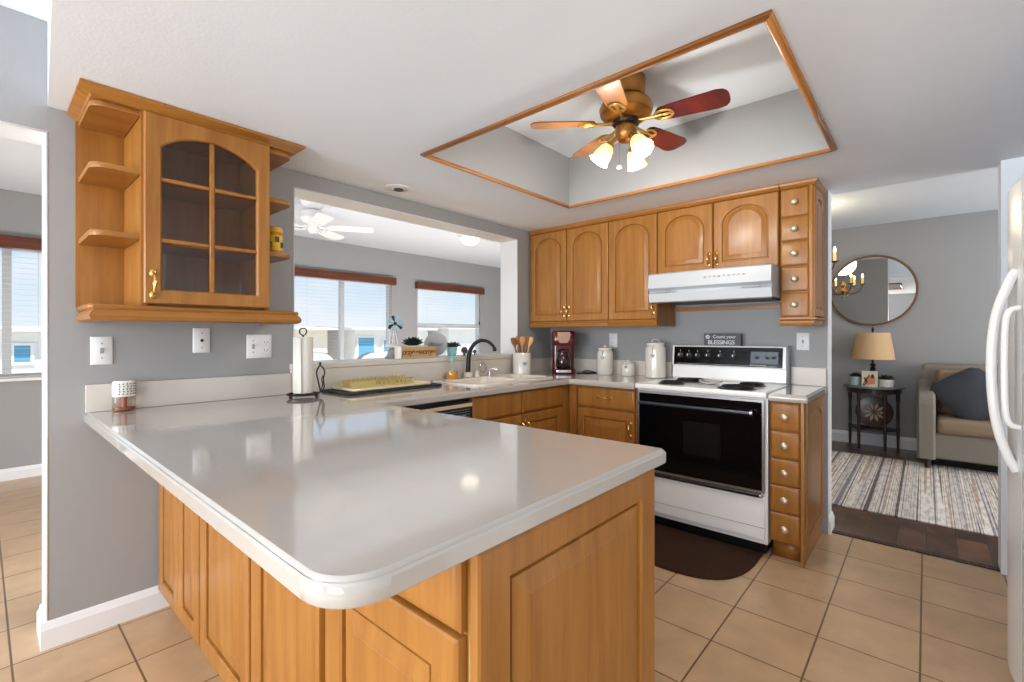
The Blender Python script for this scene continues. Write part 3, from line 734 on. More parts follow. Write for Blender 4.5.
M().tube([(2.36, 2.51, .965), (2.363, 2.51, 1.0), (2.369, 2.51, 1.08), (2.382, 2.50, 1.135), (2.406, 2.475, 1.178), (2.44, 2.445, 1.195), (2.475, 2.41, 1.183), (2.50, 2.385, 1.150), (2.505, 2.38, 1.132)], [.018, .010], 12, smooth=5).build('spout', IRON, c)
M().lathe((2.505, 2.38, 1.116), [(.014, 0), (.015, .003), (.015, .022), (.011, .028)], 14).build('aerator', IRON, c)
c = thing('faucet_handle', 'clear looped faucet handle on a white knob, just beside the black spout', 'faucet handle', (2.46, 2.5, .92))
M().lathe((2.452, 2.51, .9265), [(.022, 0), (.022, .006), (.017, .012), (.016, .035), (.012, .042)], 18).build('handle_base', PORC, c)
M().tube([(2.505+.034*math.cos(a*PI/8), 2.50, .99+.034*math.sin(a*PI/8)) for a in range(16)], .006, 8, closed=True).build('handle_loop', glass('clear_acrylic', (.86, .86, .86)), c)
M().tube([(2.452, 2.51, .962), (2.465, 2.505, .972), (2.475, 2.5, .982)], .006, 8).build('handle_stem', STEEL, c)
c = thing('soap_dispenser', 'low clear and chrome pump beside the looped faucet handle on the sink rim', 'soap dispenser', (2.585, 2.5, .92))
M().lathe((2.585, 2.505, .9265), [(.02, 0), (.02, .008), (.012, .014), (.011, .03)], 16).build('pump_base', STEEL, c)
M().tube([(2.585, 2.505, .955), (2.585, 2.505, .972), (2.60, 2.49, .978), (2.625, 2.47, .97)], .006, 8, smooth=3).build('pump_spout', STEEL, c)

c = thing('soap_bottle', 'clear soap bottle of amber liquid with teal pump, beside the black faucet', 'bottle', (2.21, 2.5, .914))
x, y = 2.215, 2.52
M().lathe((x, y, .9155), [(.036, 0), (.039, .006), (.039, .062), (.0385, .063)], 24).build('amber_soap', mat('amber_liquid_soap', (214, 140, 40), .15, coat=.5), c)
M().lathe((x, y, .9150), [(.0405, 0), (.041, .004), (.041, .078), (.034, .098), (.017, .118), (.015, .135), (.0148, .1351)], 24).build('bottle_body', GLASS, c)
TEAL = mat('teal_pump', (120, 196, 190), .35)
m = M(); m.lathe((x, y, 1.05), [(.017, 0), (.017, .02), (.006, .024), (.006, .05), (.011, .052), (.011, .064), (.006, .066)], 16); m.tube([(x, y, 1.108), (x+.012, y-.02, 1.112), (x+.02, y-.035, 1.104)], .0045, 8)
m.cyl((x, y, .93), (x, y, 1.05), .003)
m.build('pump', TEAL, c)
# ------------------------------------------------------------------ things on the counter
c = thing('air_freshener', 'patterned white air freshener with clear base near the counter\'s wall end', 'air freshener', (.42, 2.5, .914))
def oval(cx, cy, z, a, b, n=24): return [(cx+a*math.cos(2*PI*i/n), cy+b*math.sin(2*PI*i/n), z) for i in range(n)]
cx, cy = .405, 2.545
M().loft([oval(cx, cy, .9155+z, .040*s, .028*s) for z, s in ((0, .94), (.003, 1), (.055, 1), (.060, .96))]).build('glass_base', glass('freshener_glass', (.88, .84, .80)), c)
M().loft([oval(cx, cy, .918+z, .036, .024) for z in (0, .012)]).build('scented_oil', mat('rose_oil', (150, 92, 70), .2), c)
M().cyl((cx, cy, .92), (cx, cy, .975), .010).build('wick', mat('copper_wick', (172, 96, 66), .4), c)
cap = M().loft([oval(cx, cy, .975+z, .040*s, .028*s) for z, s in ((0, .98), (.003, 1), (.058, 1), (.066, .9))]).build('cap', PORC, c)
m = M()
for r in range(5):
    for k in range(9):
        a = PI*1.02+k*PI*.105+(r % 2)*.05
        px_, py_ = cx+.0402*math.cos(a), cy+.0282*math.sin(a)
        if k > 2: m.sph((px_, py_, .986+r*.0105), .0032, n=6)
m.build('dot_pattern', mat('dark_pattern', (70, 66, 64), .5), cap)

c = thing('paper_towel_holder', 'black wrought iron paper towel stand with leaf scroll on the peninsula', 'paper towel holder', (1.08, 2.38, .914))
x, y = 1.10, 2.40
m = M()
n3 = [(x+.085*math.cos(a), y+.085*math.sin(a)) for a in (PI*1.12, PI*1.62, PI*.06, PI*.6)]
m.tube([(x+.075*math.cos(a*PI/12), y+.075*math.sin(a*PI/12), .932) for a in range(24)], .0045, 8, closed=True)
for p in n3:
    m.tube([(x, y, .932), ((x+p[0])/2, (y+p[1])/2, .934), (p[0], p[1], .928)], .004, 6)
    m.sph((p[0], p[1], .922), .0075, n=10)
m.build('base_ring', IRON, c)
m = M().cyl((x, y, .932), (x, y, 1.235), .005, n=8); m.tube([(x, y, 1.23), (x-.014, y+.01, 1.245), (x-.01, y+.008, 1.264), (x+.006, y-.004, 1.268), (x+.014, y-.01, 1.252), (x+.006, y-.005, 1.232)], .0035, 8, smooth=4); m.build('center_rod', IRON, c)
m = M(); ux, uy = .75, -.66        # leaf scroll faces the camera
bx, by = x+.088, y-.005
Lp = lambda s, z: (bx+ux*s, by+uy*s, z)
m.tube([Lp(0, .932), Lp(-.002, .955), Lp(-.012, 1.0), Lp(-.018, 1.04), Lp(0, 1.078)], .0038, 7, smooth=4)
m.tube([Lp(.004, .932), Lp(.02, .96), Lp(.016, 1.0), Lp(.022, 1.045), Lp(0, 1.078)], .0038, 7, smooth=4)
m.tube([Lp(.002, .94), Lp(.012, .97), Lp(.008, 1.0), Lp(.014, 1.02)], .003, 7, smooth=4)
m.sph((bx, by, 1.084), .007, n=10); m.tube([Lp(-.0, .932), (x+.06, y-.003, .932)], .004, 7)
m.build('leaf_scroll', IRON, c)
c = thing('paper_towel_roll', 'white paper towel roll standing on the black iron holder', 'paper towels', (x, y, .937))
m = M(); m.lathe((x, y, .938), [(.012, 0), (.046, 0), (.048, .004), (.048, .282), (.046, .286), (.012, .286)], 32, cap=False); m.build('roll', mat('soft_white_paper', (224, 220, 210), .9, bump=.15, bscale=120), c)
m = M(); L = []
for k in range(8):
    a = PI*1.18+k*.05; L.append((x+.0495*math.cos(a)-.0016*k*(7-k)*.16, y+.0495*math.sin(a)-.0012*k))
P2 = L+[(p[0]*1.0-.0012, p[1]-.0012) for p in reversed(L)]
m.loft([[(p[0], p[1], .940) for p in P2], [(p[0]-.004*(1 if i < 16 else 1), p[1], 1.218) for i, p in enumerate(P2)]]); m.build('loose_sheet', bpy.data.materials['soft_white_paper'], c)

tag(M().loft([[(p[0], p[1], z) for p in inset(fillet([(1.27, 2.26), (1.925, 2.275), (1.945, 2.56), (1.27, 2.56)], {0: .02, 1: .02, 2: .02, 3: .02}, 4), d)] for d, z in ((.002, .9145), (0, .918), (0, .924), (.004, .927))]).build('drying_mat', mat('black_drying_mat', (34, 32, 32), .8, bump=.3, bscale=200)), 'black drying mat under the cream dish rack on the back counter', 'drying mat')
c = thing('dish_rack', 'cream and olive plastic dish rack with upright pegs on black drying mat', 'dish rack', (1.6, 2.43, .927))
CRM = mat('cream_plastic', (232, 218, 176), .4); OLV = mat('olive_plastic', (188, 170, 110), .45)
q = fillet([(1.32, 2.285), (1.86, 2.295), (1.86, 2.54), (1.32, 2.54)], {0: .03, 1: .03, 2: .03, 3: .03}, 4)
m = M(); m.loft([[(p[0], p[1], z) for p in inset(q, d)] for d, z in ((.01, .9275), (0, .934), (0, .944), (.008, .944), (.014, .937))]); m.build('tray', CRM, c)
m = M(); m.box(1.37, 1.79, 2.40, 2.52, .9372, .949, b=.003)
m.box(1.37, 1.53, 2.40, 2.416, .949, .972); m.box(1.37, 1.79, 2.506, 2.52, .949, .975); m.box(1.53, 1.79, 2.40, 2.413, .968, .973)
for k in range(9): m.box(1.535+.029*k, 1.545+.029*k, 2.40, 2.412, .949, .974)
for k in range(14): m.cyl((1.39+.029*k, 2.46, .949), (1.39+.029*k, 2.46, .988), .0035, n=6)
m.build('peg_rack', OLV, c)

# utensil crock and spoons
x, y = 2.925, 2.47
c = thing('utensil_crock', 'white ceramic utensil crock with an embossed heart in the counter corner', 'crock', (x, y, .914))
M().lathe((x, y, .9155), [(.07, 0), (.074, .004), (.074, .172), (.071, .176), (.067, .172), (.067, .02), (.001, .02)], 32, cap=False).build('crock_body', PORC, c)
def heart(m, o, U, V, s, N, t=.003):
    pts = []
    for k in range(28):
        a = 2*PI*k/28; hx = 16*math.sin(a)**3/17; hy = (13*math.cos(a)-5*math.cos(2*a)-2*math.cos(3*a)-math.cos(4*a))/17
        pts.append(Vector(o)+Vector(U)*hx*s+Vector(V)*hy*s)
    m.loft([[tuple(p) for p in pts], [tuple(p+Vector(N)*t) for p in pts]])
dv = Vector((-x, -y, 0)).normalized(); ru = Vector((-dv.y, dv.x, 0))*1
sd = (dv*.96+ru*.28).normalized()
ru2 = Vector((-sd.y, sd.x, 0))
m = M(); heart(m, Vector((x, y, 1.005))+sd*.0735, ru2, Z, .02, sd, .003); m.build('heart_emblem', GREYP, c)
cols = [(150, 92, 48), (176, 118, 68), (212, 160, 104), (168, 108, 60), (224, 184, 130)]
labs = ['dark brown wooden spoon leaning out nearest the pass-through jamb', 'mid brown wooden spoon second from the jamb in the white crock',
        'pale tan wooden spoon standing upright in the middle of the crock', 'brown wooden spatula just behind the palest spoon in the crock', 'palest long wooden spoon leaning towards the red coffee maker']
rt = Vector((.662, -.749, 0))
for k, cc in enumerate(cols):
    wm = wood('spoon_wood_%d' % k, tuple(int(v*.85) for v in cc), cc, 'z', .5, coat=0)
    s = (-.055, -.026, .002, .03, .056)[k]; dp = (.01, -.02, .025, -.01, -.012)[k]
    b0 = Vector((x, y, .945))+rt*(s*.25)+dv*dp*.5; top = Vector((x, y, 1.215+(.0, .012, .008, .01, .004)[k]))+rt*s*1.35+dv*dp
    nm = 'wooden_spatula' if k == 3 else 'wooden_spoon'
    o = thing(nm, labs[k], 'utensil', tuple(b0), 'wooden utensils in the crock')
    m = M(); d = (top-b0); m.tube([tuple(b0), tuple(b0+d*.72)], [.0055, .0065], 8); m.build('shaft', wm, o)
    m = M(); L = []
    for t, w in ((.70, .0065), (.76, .014), (.83, .022), (.92, .024), (.98, .018), (1.0, .006)) if k != 3 else ((.70, .0065), (.75, .018), (.85, .022), (.97, .024), (1.0, .022), (1.002, .02)):
        p = b0+d*t; L.append([tuple(p+rt*w*math.cos(a*PI/6)+dv*.006*math.sin(a*PI/6)) for a in range(12)])
    m.loft(L); m.build('spoon_head' if k != 3 else 'blade', wm, o)

# coffee maker
x, y = 3.25, 2.29
c = thing('coffee_maker', 'dark red drip coffee maker with chrome panel in the counter corner', 'coffee maker', (x, y, .914))
RED = mat('dark_red_plastic', (84, 6, 13), .2, coat=.4)
d = Vector((-.80, -.60, 0)); r = Vector((.60, -.80, 0))
fx = Matrix(((r.x, d.x, 0, x), (r.y, d.y, 0, y), (0, 0, 1, .9145), (0, 0, 0, 1)))
def rb(w0, w1, d0, d1, rad): return fillet([(w0, d0), (w1, d0), (w1, d1), (w0, d1)], {0: rad, 1: rad, 2: rad, 3: rad}, 4)
def slabz(m, P, zz):
    m.loft([[(p[0], p[1], z) for p in inset(P, i)] for i, z in zz])
m = M().tf(fx); slabz(m, rb(-.098, .098, -.09, .10, .035), ((.004, 0), (0, .005), (0, .035), (.006, .042))); m.build('base', RED, c)
m = M().tf(fx); slabz(m, rb(-.092, .092, -.09, -.01, .03), ((0, .042), (0, .25))); m.build('water_tank', RED, c)
m = M().tf(fx); slabz(m, rb(-.098, .098, -.09, .092, .04), ((.006, .232), (0, .24), (0, .335), (.012, .352), (.03, .356))); m.build('brew_head', RED, c)
m = M().tf(fx); m.lathe((0, .035, .043), [(.052, 0), (.062, .02), (.064, .06), (.055, .10), (.046, .128), (.048, .136)], 24); m.build('carafe', mat('smoked_carafe', (36, 14, 16), .08, coat=.6), c)
m = M().tf(fx); m.lathe((0, .035, .180), [(.049, 0), (.05, .012), (.03, .024)], 24); m.tube([(.0, .085, .170), (.0, .125, .165), (.0, .135, .12), (.0, .1, .075)], .009, 8, smooth=4); m.build('carafe_handle', RED, c)
m = M().tf(fx); m.prism([(-.05, .255+.03), (-.03, .255), (.03, .255), (.05, .255+.03), (.05, .345), (-.05, .345)], .0925, .0965, 'y'); m.build('chrome_plate', mat('bronze_plate', (150, 118, 100), .4, .7), c)
m = M().tf(fx)
for s in (-1, 1): m.sph((s*.035, .101, .022), .012, (1.4, .4, .8), 12)
m.box(-.06, .06, .0995, .1025, .012, .032, b=.002); m.build('control_panel', STEEL, c)
m = M().tube([(3.32, 2.20, .917), (3.36, 2.11, .917), (3.42, 2.08, .918), (3.45, 2.12, .922), (3.455, 2.18, .93), (3.44, 2.22, .92), (3.40, 2.16, .918), (3.46, 2.06, .918)], .0045, 6, smooth=5)
m.build('power_cord', BLACK, c)

# canisters with heart tags
def canister(x, y, r, h, lab, lid=True, loop=True):
    c = thing('canister', lab, 'canister', (x, y, .914), 'white canisters with tags')
    prof = [(r*.93, 0), (r, .006), (r, h*.72), (r*.97, h*.78), (r*.82, h*.84)] if lid else [(r*.95, 0), (r, .004), (r*.98, h*.7), (r*.8, h*.8)]
    M().lathe((x, y, .9155), prof+[(prof[-1][0]*.9, h*.85)], 32).build('jar', PORC, c)
    m = M(); m.lathe((x, y, .9155+h*.845), [(r*.86, 0), (r*.88, .004), (r*.88, h*.06), (r*.7, h*.085), (r*.16, h*.095)], 32)
    if loop: m.tube([(x-.03*.66, y+.03*.75, .9155+h*.93), (x-.012, y+.014, .9155+h*1.0), (x+.012, y-.014, .9155+h*1.0), (x+.03*.66, y-.03*.75, .9155+h*.93)], .005, 8, smooth=4)
    else: m.sph((x, y, .9155+h*.965), .012, n=12)
    m.build('lid', PORC, c)
    dd = Vector((-x, -y, 0)).normalized(); pr = Vector((dd.y*-1, dd.x, 0))
    sd = (dd*.96-pr*.28).normalized(); pu = Vector((-sd.y, sd.x, 0))
    zt = .9155+h*.58; s = .018 if r > .06 else .014
    t = M(); heart(t, Vector((x, y, zt))+sd*(r+.001), pu, Z, s, sd, .004); t = t.build('tag', mat('zinc_tag', (120, 120, 120), .4, .5) if 'zinc_tag' not in bpy.data.materials else bpy.data.materials['zinc_tag'], c)
    M().tube([tuple(Vector((x, y, zt+s*.6))+sd*(r+.003)), tuple(Vector((x, y, .9155+h*.74))+sd*(r+.004)), tuple(Vector((x, y, .9155+h*.83))+sd*(r*.85+.003))], .003, 6).build('string', GREYP, t)
canister(3.375, 1.965, .066, .235, 'middle-sized white lidded canister with heart tag, below the wall outlet', True, False)
canister(3.385, 1.765, .053, .118, 'smallest white canister with a heart tag, between its two taller companions', False, False)
canister(3.365, 1.527, .076, .285, 'tallest white canister with heart tag and handled lid, right beside the stove')

# spoon rest on the cooktop
m = M(); L = []
cx, cy = 3.10, 1.035
for s, z in ((.80, .9185), (1, .924), (1.03, .934), (.96, .934), (.85, .926), (.3, .923)):
    L.append([(cx+s*(.052+.0*k)*math.cos(2*PI*k/24), cy+s*.085*math.sin(2*PI*k/24)*(1+.18*math.cos(2*PI*k/24*2)), z+.012*abs(math.sin(2*PI*k/24))) for k in range(24)])
m.loft(L)
tag(m.build('spoon_rest', mat('grey_glass_dish', (176, 174, 172), .15, coat=.5)), 'pale grey dish spoon rest between the burners on the cooktop', 'spoon rest')

# sign standing on the backguard
c = thing('word_sign', 'dark grey box sign with white lettering, standing on the stove backguard', 'sign', (3.44, 1.06, 1.16))
M().box(3.42, 3.462, .945, 1.19, 1.1605, 1.245, b=.002).build('board', mat('charcoal_board', (84, 84, 88), .6), c)
WL = mat('white_lettering', (232, 232, 232), .5)
text_mesh('lettering', 'Count your', .032, frame_mtx((3.4192, 1.052, 1.222), (0, -1, 0), (0, 0, 1)), WL, c)
text_mesh('lettering', 'BLESSINGS', .040, frame_mtx((3.4192, 1.072, 1.182), (0, -1, 0), (0, 0, 1)), WL, c, spacing=.95)
m = M().at((3.4198, 1.163, 1.222), UB, NB)
m.loft([[(rr_*math.cos(a*PI/8)*(1), rr_*math.sin(a*PI/8), d_) for a in range(16)] for rr_, d_ in ((.014, 0), (.014, .001), (.008, .001), (.008, 0))], cap=False, closed=True)
m.sph((0, 0, .0005), .004, n=8); m.build('flower_mark', WL, c)

# outlets and switches
def plate(name, lab, o, U, N, w, h, kind):
    c = thing(name, lab, 'switch' if 'switch' in name else 'outlet', o)
    m = M().at(o, U, N); R = lambda i, d: [(-w/2+i, -h/2+i, d), (w/2-i, -h/2+i, d), (w/2-i, h/2-i, d), (-w/2+i, h/2-i, d)]
    m.loft([R(0, .0005), R(.001, .004), R(.004, .006)]); m.build('cover_plate', PLATEW, c)
    def scr(v, u=0): 
        m.loft([[(u+.0032*math.cos(a*PI/4), v+.0032*math.sin(a*PI/4), d) for a in range(8)] for d in (.006, .0075)])
    def rec(u, v, w_=.034, h_=.028):
        m.loft([[(u+math.copysign(abs(math.cos(a*PI/8))**.6, math.cos(a*PI/8))*w_/2, v+math.sin(a*PI/8)*h_/2, d) for a in range(16)] for d in (.0055, .0075)])
    m = M().at(o, U, N); dk = M().at(o, U, N)
    if kind == 'switch':
        m.box(-.006, .006, -.012, .012, .005, .007); m.box(-.004, .004, -.002, .009, .006, .016); scr(.03); scr(-.03)
        m.build('toggle', GREYP, c); dk.bm.free()
    elif kind == 'phone':
        scr(.035); scr(-.035); m.build('screw', GREYP, c)
        dk.loft([[(.007*math.cos(a*PI/6), .007*math.sin(a*PI/6), d) for a in range(12)] for d in (.005, .009)]); dk.build('jack', BLACK, c)
    elif kind == 'double':
        u0 = -w/4
        m.box(u0-.006, u0+.006, -.012, .012, .005, .007); m.box(u0-.004, u0+.004, -.002, .009, .006, .016); scr(.03, u0); scr(-.03, u0); m.build('toggle', GREYP, c)
        m = dk; rec(w/4, .02); rec(w/4, -.02); so = m.build('socket', PLATEW, c)
        m = M().at(o, U, N)
        for v in (.02, -.02):
            m.box(w/4-.008, w/4-.006, v-.003, v+.006, .007, .0082); m.box(w/4+.006, w/4+.008, v-.003, v+.006, .007, .0082); m.loft([[(w/4+.002*math.cos(a*PI/4), v-.008+.002*math.sin(a*PI/4), d) for a in range(8)] for d in (.007, .0082)])
        m.build('slot', BLACK, so)
    else:
        rec(0, .02); rec(0, -.02); so = m.build('socket', PLATEW, c); m = dk
        for v in (.02, -.02): m.box(-.008, -.006, v-.003, v+.006, .007, .0082); m.box(.006, .008, v-.003, v+.006, .007, .0082)
        m.build('slot', BLACK, so)
plate('light_switch', 'white single light switch plate above the air freshener', (.34, YA, 1.168), UA, NA, .072, .118, 'switch')
plate('phone_jack', 'white wall plate with one black jack, centred under the glass-door cabinet', (.703, YA, 1.208), UA, NA, .072, .118, 'phone')
plate('power_outlet', 'white double-width plate with a switch and two sockets, near the paper towels', (.962, YA, 1.175), UA, NA, .122, .122, 'double')
plate('power_outlet', 'white outlet plate on the stove wall behind the middle-sized canister', (XB, 1.952, 1.19), UB, NB, .074, .118, 'outlet')
plate('light_switch', 'white switch plate below the five-drawer wall cabinet beside the stove', (XB, .592, 1.193), UB, NB, .072, .112, 'switch')

# ------------------------------------------------------------------ things on the pass-through ledge
SZ = PZ0+.0325
c = thing('sill_sign', 'small wooden block sign with brown script lettering on the pass-through ledge', 'sign', (1.99, 2.63, SZ))
M().box(1.848, 2.145, 2.605, 2.635, SZ, SZ+.078, b=.002).build('board', wood('sign_wood', (176, 140, 96), (206, 172, 126), 'x', .6, coat=0), c)
boxes((1.815, 1.847, 2.6055, 2.6345, SZ, SZ+.078)).build('white_end', PORC, c)
DK = mat('dark_brown_lettering', (82, 52, 30), .6)
text_mesh('lettering', 'pray', .058, frame_mtx((1.895, 2.6045, SZ+.042), (1, 0, 0), (0, 0, 1)), DK, c, shear=.3, spacing=.85)
text_mesh('lettering', 'MORE', .025, frame_mtx((1.968, 2.6045, SZ+.042), (1, 0, 0), (0, 0, 1)), DK, c)
text_mesh('lettering', 'worry', .058, frame_mtx((2.045, 2.6045, SZ+.042), (1, 0, 0), (0, 0, 1)), DK, c, shear=.3, spacing=.8)
text_mesh('lettering', 'LESS', .025, frame_mtx((2.117, 2.6045, SZ+.042), (1, 0, 0), (0, 0, 1)), DK, c)
def succulent(m, cx, cy, z, n, rad, h, w=.012, seed=1):
    rnd = random.Random(seed)
    for k in range(n):
        a = 2.39996*k; t = .25+.75*math.sqrt((k+.5)/n); rr_ = rad*t; up = h*(1-.6*t)+rnd.uniform(-.1, .1)*h
        d = Vector((math.cos(a), math.sin(a), 0)); sd = Vector((-d.y, d.x, 0)); L = []
        for s, ww in ((0, .4), (.35, 1), (.75, .8), (1, .08)):
            p = Vector((cx, cy, z))+d*rr_*s+Z*up*(s**.7)
            L.append([tuple(p+sd*w*ww), tuple(p+Z*w*.35*ww), tuple(p-sd*w*ww), tuple(p-Z*w*.35*ww)])
        m.loft(L)
c = thing('potted_succulent', 'dark green leafy plant in a low white bowl behind the wooden block sign', 'plant', (2.03, 2.72, SZ))
M().lathe((2.02, 2.715, SZ), [(.05, 0), (.085, .02), (.108, .06), (.112, .085), (.105, .085), (.09, .07)], 28).build('bowl', PORC, c)
m = M(); succulent(m, 2.02, 2.715, SZ+.07, 46, .085, .10, .018, 3); m.build('foliage', mat('dark_foliage', (30, 46, 36), .6, var=.3, vscale=30), c)
c = thing('round_plaque', 'round grey plaque with script lettering leaning on the ledge behind the sign', 'plaque', (2.2, 2.72, SZ))
o = Vector((2.215, 2.70, SZ+.09)); nv = Vector((-.80, -.60, .12)).normalized(); uv = Vector((.60, -.80, 0)).normalized(); vv = nv.cross(uv)
if vv.z < 0: vv = -vv
m = M(); m.loft([[tuple(o+uv*r_*math.cos(a*PI/20)+vv*r_*math.sin(a*PI/20)+nv*d_) for a in range(40)] for r_, d_ in ((.083, -.006), (.086, -.003), (.086, .003), (.083, .006))]); m.build('disc', mat('grey_zinc_disc', (164, 164, 164), .6, var=.1, vscale=30), c)
text_mesh('lettering', 'Blessed', .042, frame_mtx(o+nv*.0065, uv, vv), mat('grey_script', (96, 98, 102), .6), c, shear=.3, spacing=.85)
M().tube([tuple(o-nv*.006-Z*.03), (2.265, 2.74, SZ+.003)], .004, 6).build('easel_leg', IRON, c)
c = thing('potted_plant', 'small leafy plant in a pale teal pot behind the amber soap bottle', 'plant', (2.385, 2.72, SZ))
M().lathe((2.38, 2.71, SZ), [(.028, 0), (.032, .004), (.042, .06), (.044, .066), (.038, .066), (.034, .055)], 24).build('pot', mat('pale_teal_pot', (150, 206, 206), .3), c)
m = M(); succulent(m, 2.38, 2.71, SZ+.06, 20, .085, .06, .018, 5); m.build('foliage', GREEN, c)
for nm, (x_, y_, z_, r_), lab in (('dark_ornament', (2.51, 2.71, 0, .026), 'dark grey round ornament on the ledge directly behind the faucet neck'), ('dark_ornament', (2.62, 2.71, 0, .014), 'tiny black ornament on the ledge past the faucet neck')):
    c = thing(nm, lab, 'ornament', (x_, y_, SZ), 'dark ornaments on the ledge')
    M().lathe((x_, y_, SZ), [(r_*.5, 0), (r_*.6, .004), (r_*.3, .008), (r_*.25, .014)], 14).build('foot', IRON, c)
    M().sph((x_, y_, SZ+.012+r_), r_, (1, 1, 1.1), 16).build('globe', mat('slate_ornament', (66, 72, 78), .5) if 'slate_ornament' not in bpy.data.materials else bpy.data.materials['slate_ornament'], c)
c = thing('white_ornament', 'small white dish on the ledge between the two dark ornaments', 'ornament', (2.565, 2.715, SZ))
M().lathe((2.565, 2.715, SZ), [(.016, 0), (.026, .012), (.03, .028), (.027, .028), (.02, .012)], 20).build('dish', PORC, c)
M().lathe((2.565, 2.715, SZ+.014), [(.021, 0), (.025, .010), (.02, .016), (.004, .018)], 16).build('contents', mat('white_pebble', (240, 240, 238), .7, bump=.3), c)
# windmill figurine on the ledge
c = thing('windmill_figurine', 'small grey windmill figurine with blue blades on a round stand', 'figurine', (1.88, 2.74, SZ))
x, y = 1.875, 2.735
m = M().lathe((x, y, SZ), [(.055, 0), (.06, .004), (.045, .02), (.03, .06), (.02, .062)], 24); m.build('stand', mat('grey_resin', (150, 150, 152), .6), c)
M().lathe((x+.01, y, SZ+.062), [(.03, 0), (.062, .012), (.066, .03), (.05, .036), (.01, .038)], 24).build('platform', mat('pale_resin', (214, 214, 214), .6), c)
m = M()
for s in ((-.02, -.02), (.02, -.02), (-.02, .02), (.02, .02)): m.cyl((x+s[0], y+s[1], SZ+.09), (x+s[0]*.25, y+s[1]*.25, SZ+.225), .003, n=6)
for h_ in (.12, .16, .2):
    k = 1-.75*(h_-.09)/.135
    for s0, s1 in (((-1, -1), (1, -1)), ((1, -1), (1, 1)), ((1, 1), (-1, 1)), ((-1, 1), (-1, -1))):
        m.cyl((x+.02*k*s0[0], y+.02*k*s0[1], SZ+h_), (x+.02*k*s1[0], y+.02*k*s1[1], SZ+h_), .002, n=5)
m.build('tower', TRIMW, c)
hub = Vector((x, y-.02, SZ+.235)); wn = Vector((-.70, -.71, 0)); wu = Vector((.71, -.70, 0))
for k in range(10):
    a = 2*PI*k/10; d = wu*math.cos(a)+Z*math.sin(a); s = (wu*-math.sin(a)+Z*math.cos(a))*1.0+wn*.4
    m = M(); m.loft([[tuple(hub+d*t+s*w), tuple(hub+d*t+wn*.002), tuple(hub+d*t-s*w), tuple(hub+d*t-wn*.002)] for t, w in ((.014, .003), (.05, .010), (.056, .009))])
    m.build('blade', mat('pale_blue_blade', (150, 196, 208), .4) if k == 0 else (bpy.data.materials['pale_blue_blade'] if k % 3 else IRON), c)
M().sph(tuple(hub), .012, n=10).build('hub', IRON, c)
m = M(); m.prism([(y+.0, SZ+.232), (y+.05, SZ+.25), (y+.055, SZ+.21)], x-.002, x+.002, 'x'); m.build('tail_vane', IRON, c)

# ------------------------------------------------------------------ recessed light and kitchen ceiling fan
c = thing('recessed_light', 'round white recessed eyeball light in the dropped ceiling near the pass-through', 'ceiling light', (1.70, 2.43, HS))
m = M(); m.loft([[(1.705+r_*math.cos(a*PI/18), 2.435+r_*math.sin(a*PI/18), z) for a in range(36)] for r_, z in ((.085, HS-.0005), (.085, HS-.005), (.06, HS-.008), (.056, HS-.004))], cap=False); m.build('trim_ring', TRIMW, c)
m = M(); m.sph((1.705, 2.435, HS-.0), .052, (1, 1, .22), 20); e_ = m.build('eyeball', TRIMW, c)
m = M(); m.loft([[(1.70+.030*math.cos(a*PI/12), 2.425+.030*math.sin(a*PI/12), z) for a in range(24)] for z in (HS-.009, HS-.013)]); m.build('lamp_opening', BLACK, e_)

FX, FY = 2.07, 1.09
c = thing('ceiling_fan', 'antique brass ceiling fan with mahogany blades and lit lamps in the tray ceiling', 'ceiling fan', (FX, FY, HC))
ABR = mat('antique_brass', (176, 124, 62), .32, .75, var=.25, vscale=9)
M().lathe((FX, FY, 2.2), [(.03, .16), (.06, .165), (.085, .18), (.09, .20), (.092, .268)][::1], 36).build('canopy', ABR, c)
M().lathe((FX, FY, 2.2), [(.05, .065), (.085, .072), (.122, .10), (.128, .128), (.115, .155), (.08, .168), (.03, .17)], 36).build('motor_housing', ABR, c)
M().lathe((FX, FY, 2.2), [(.04, .045), (.062, .05), (.066, .062), (.055, .068)], 32).build('flywheel', BLACK, c)
M().lathe((FX, FY, 2.2), [(.012, -.03), (.035, -.026), (.05, -.005), (.052, .03), (.045, .048)], 32).build('light_hub', ABR, c)
BLADE_UP = wood('mahogany_blade', (62, 14, 10), (92, 24, 16), 'x', .3)
BLADE_LIT = wood('oak_blade', (150, 98, 56), (178, 122, 74), 'x', .35)  # lamplit golden tone put into the colour of three blades
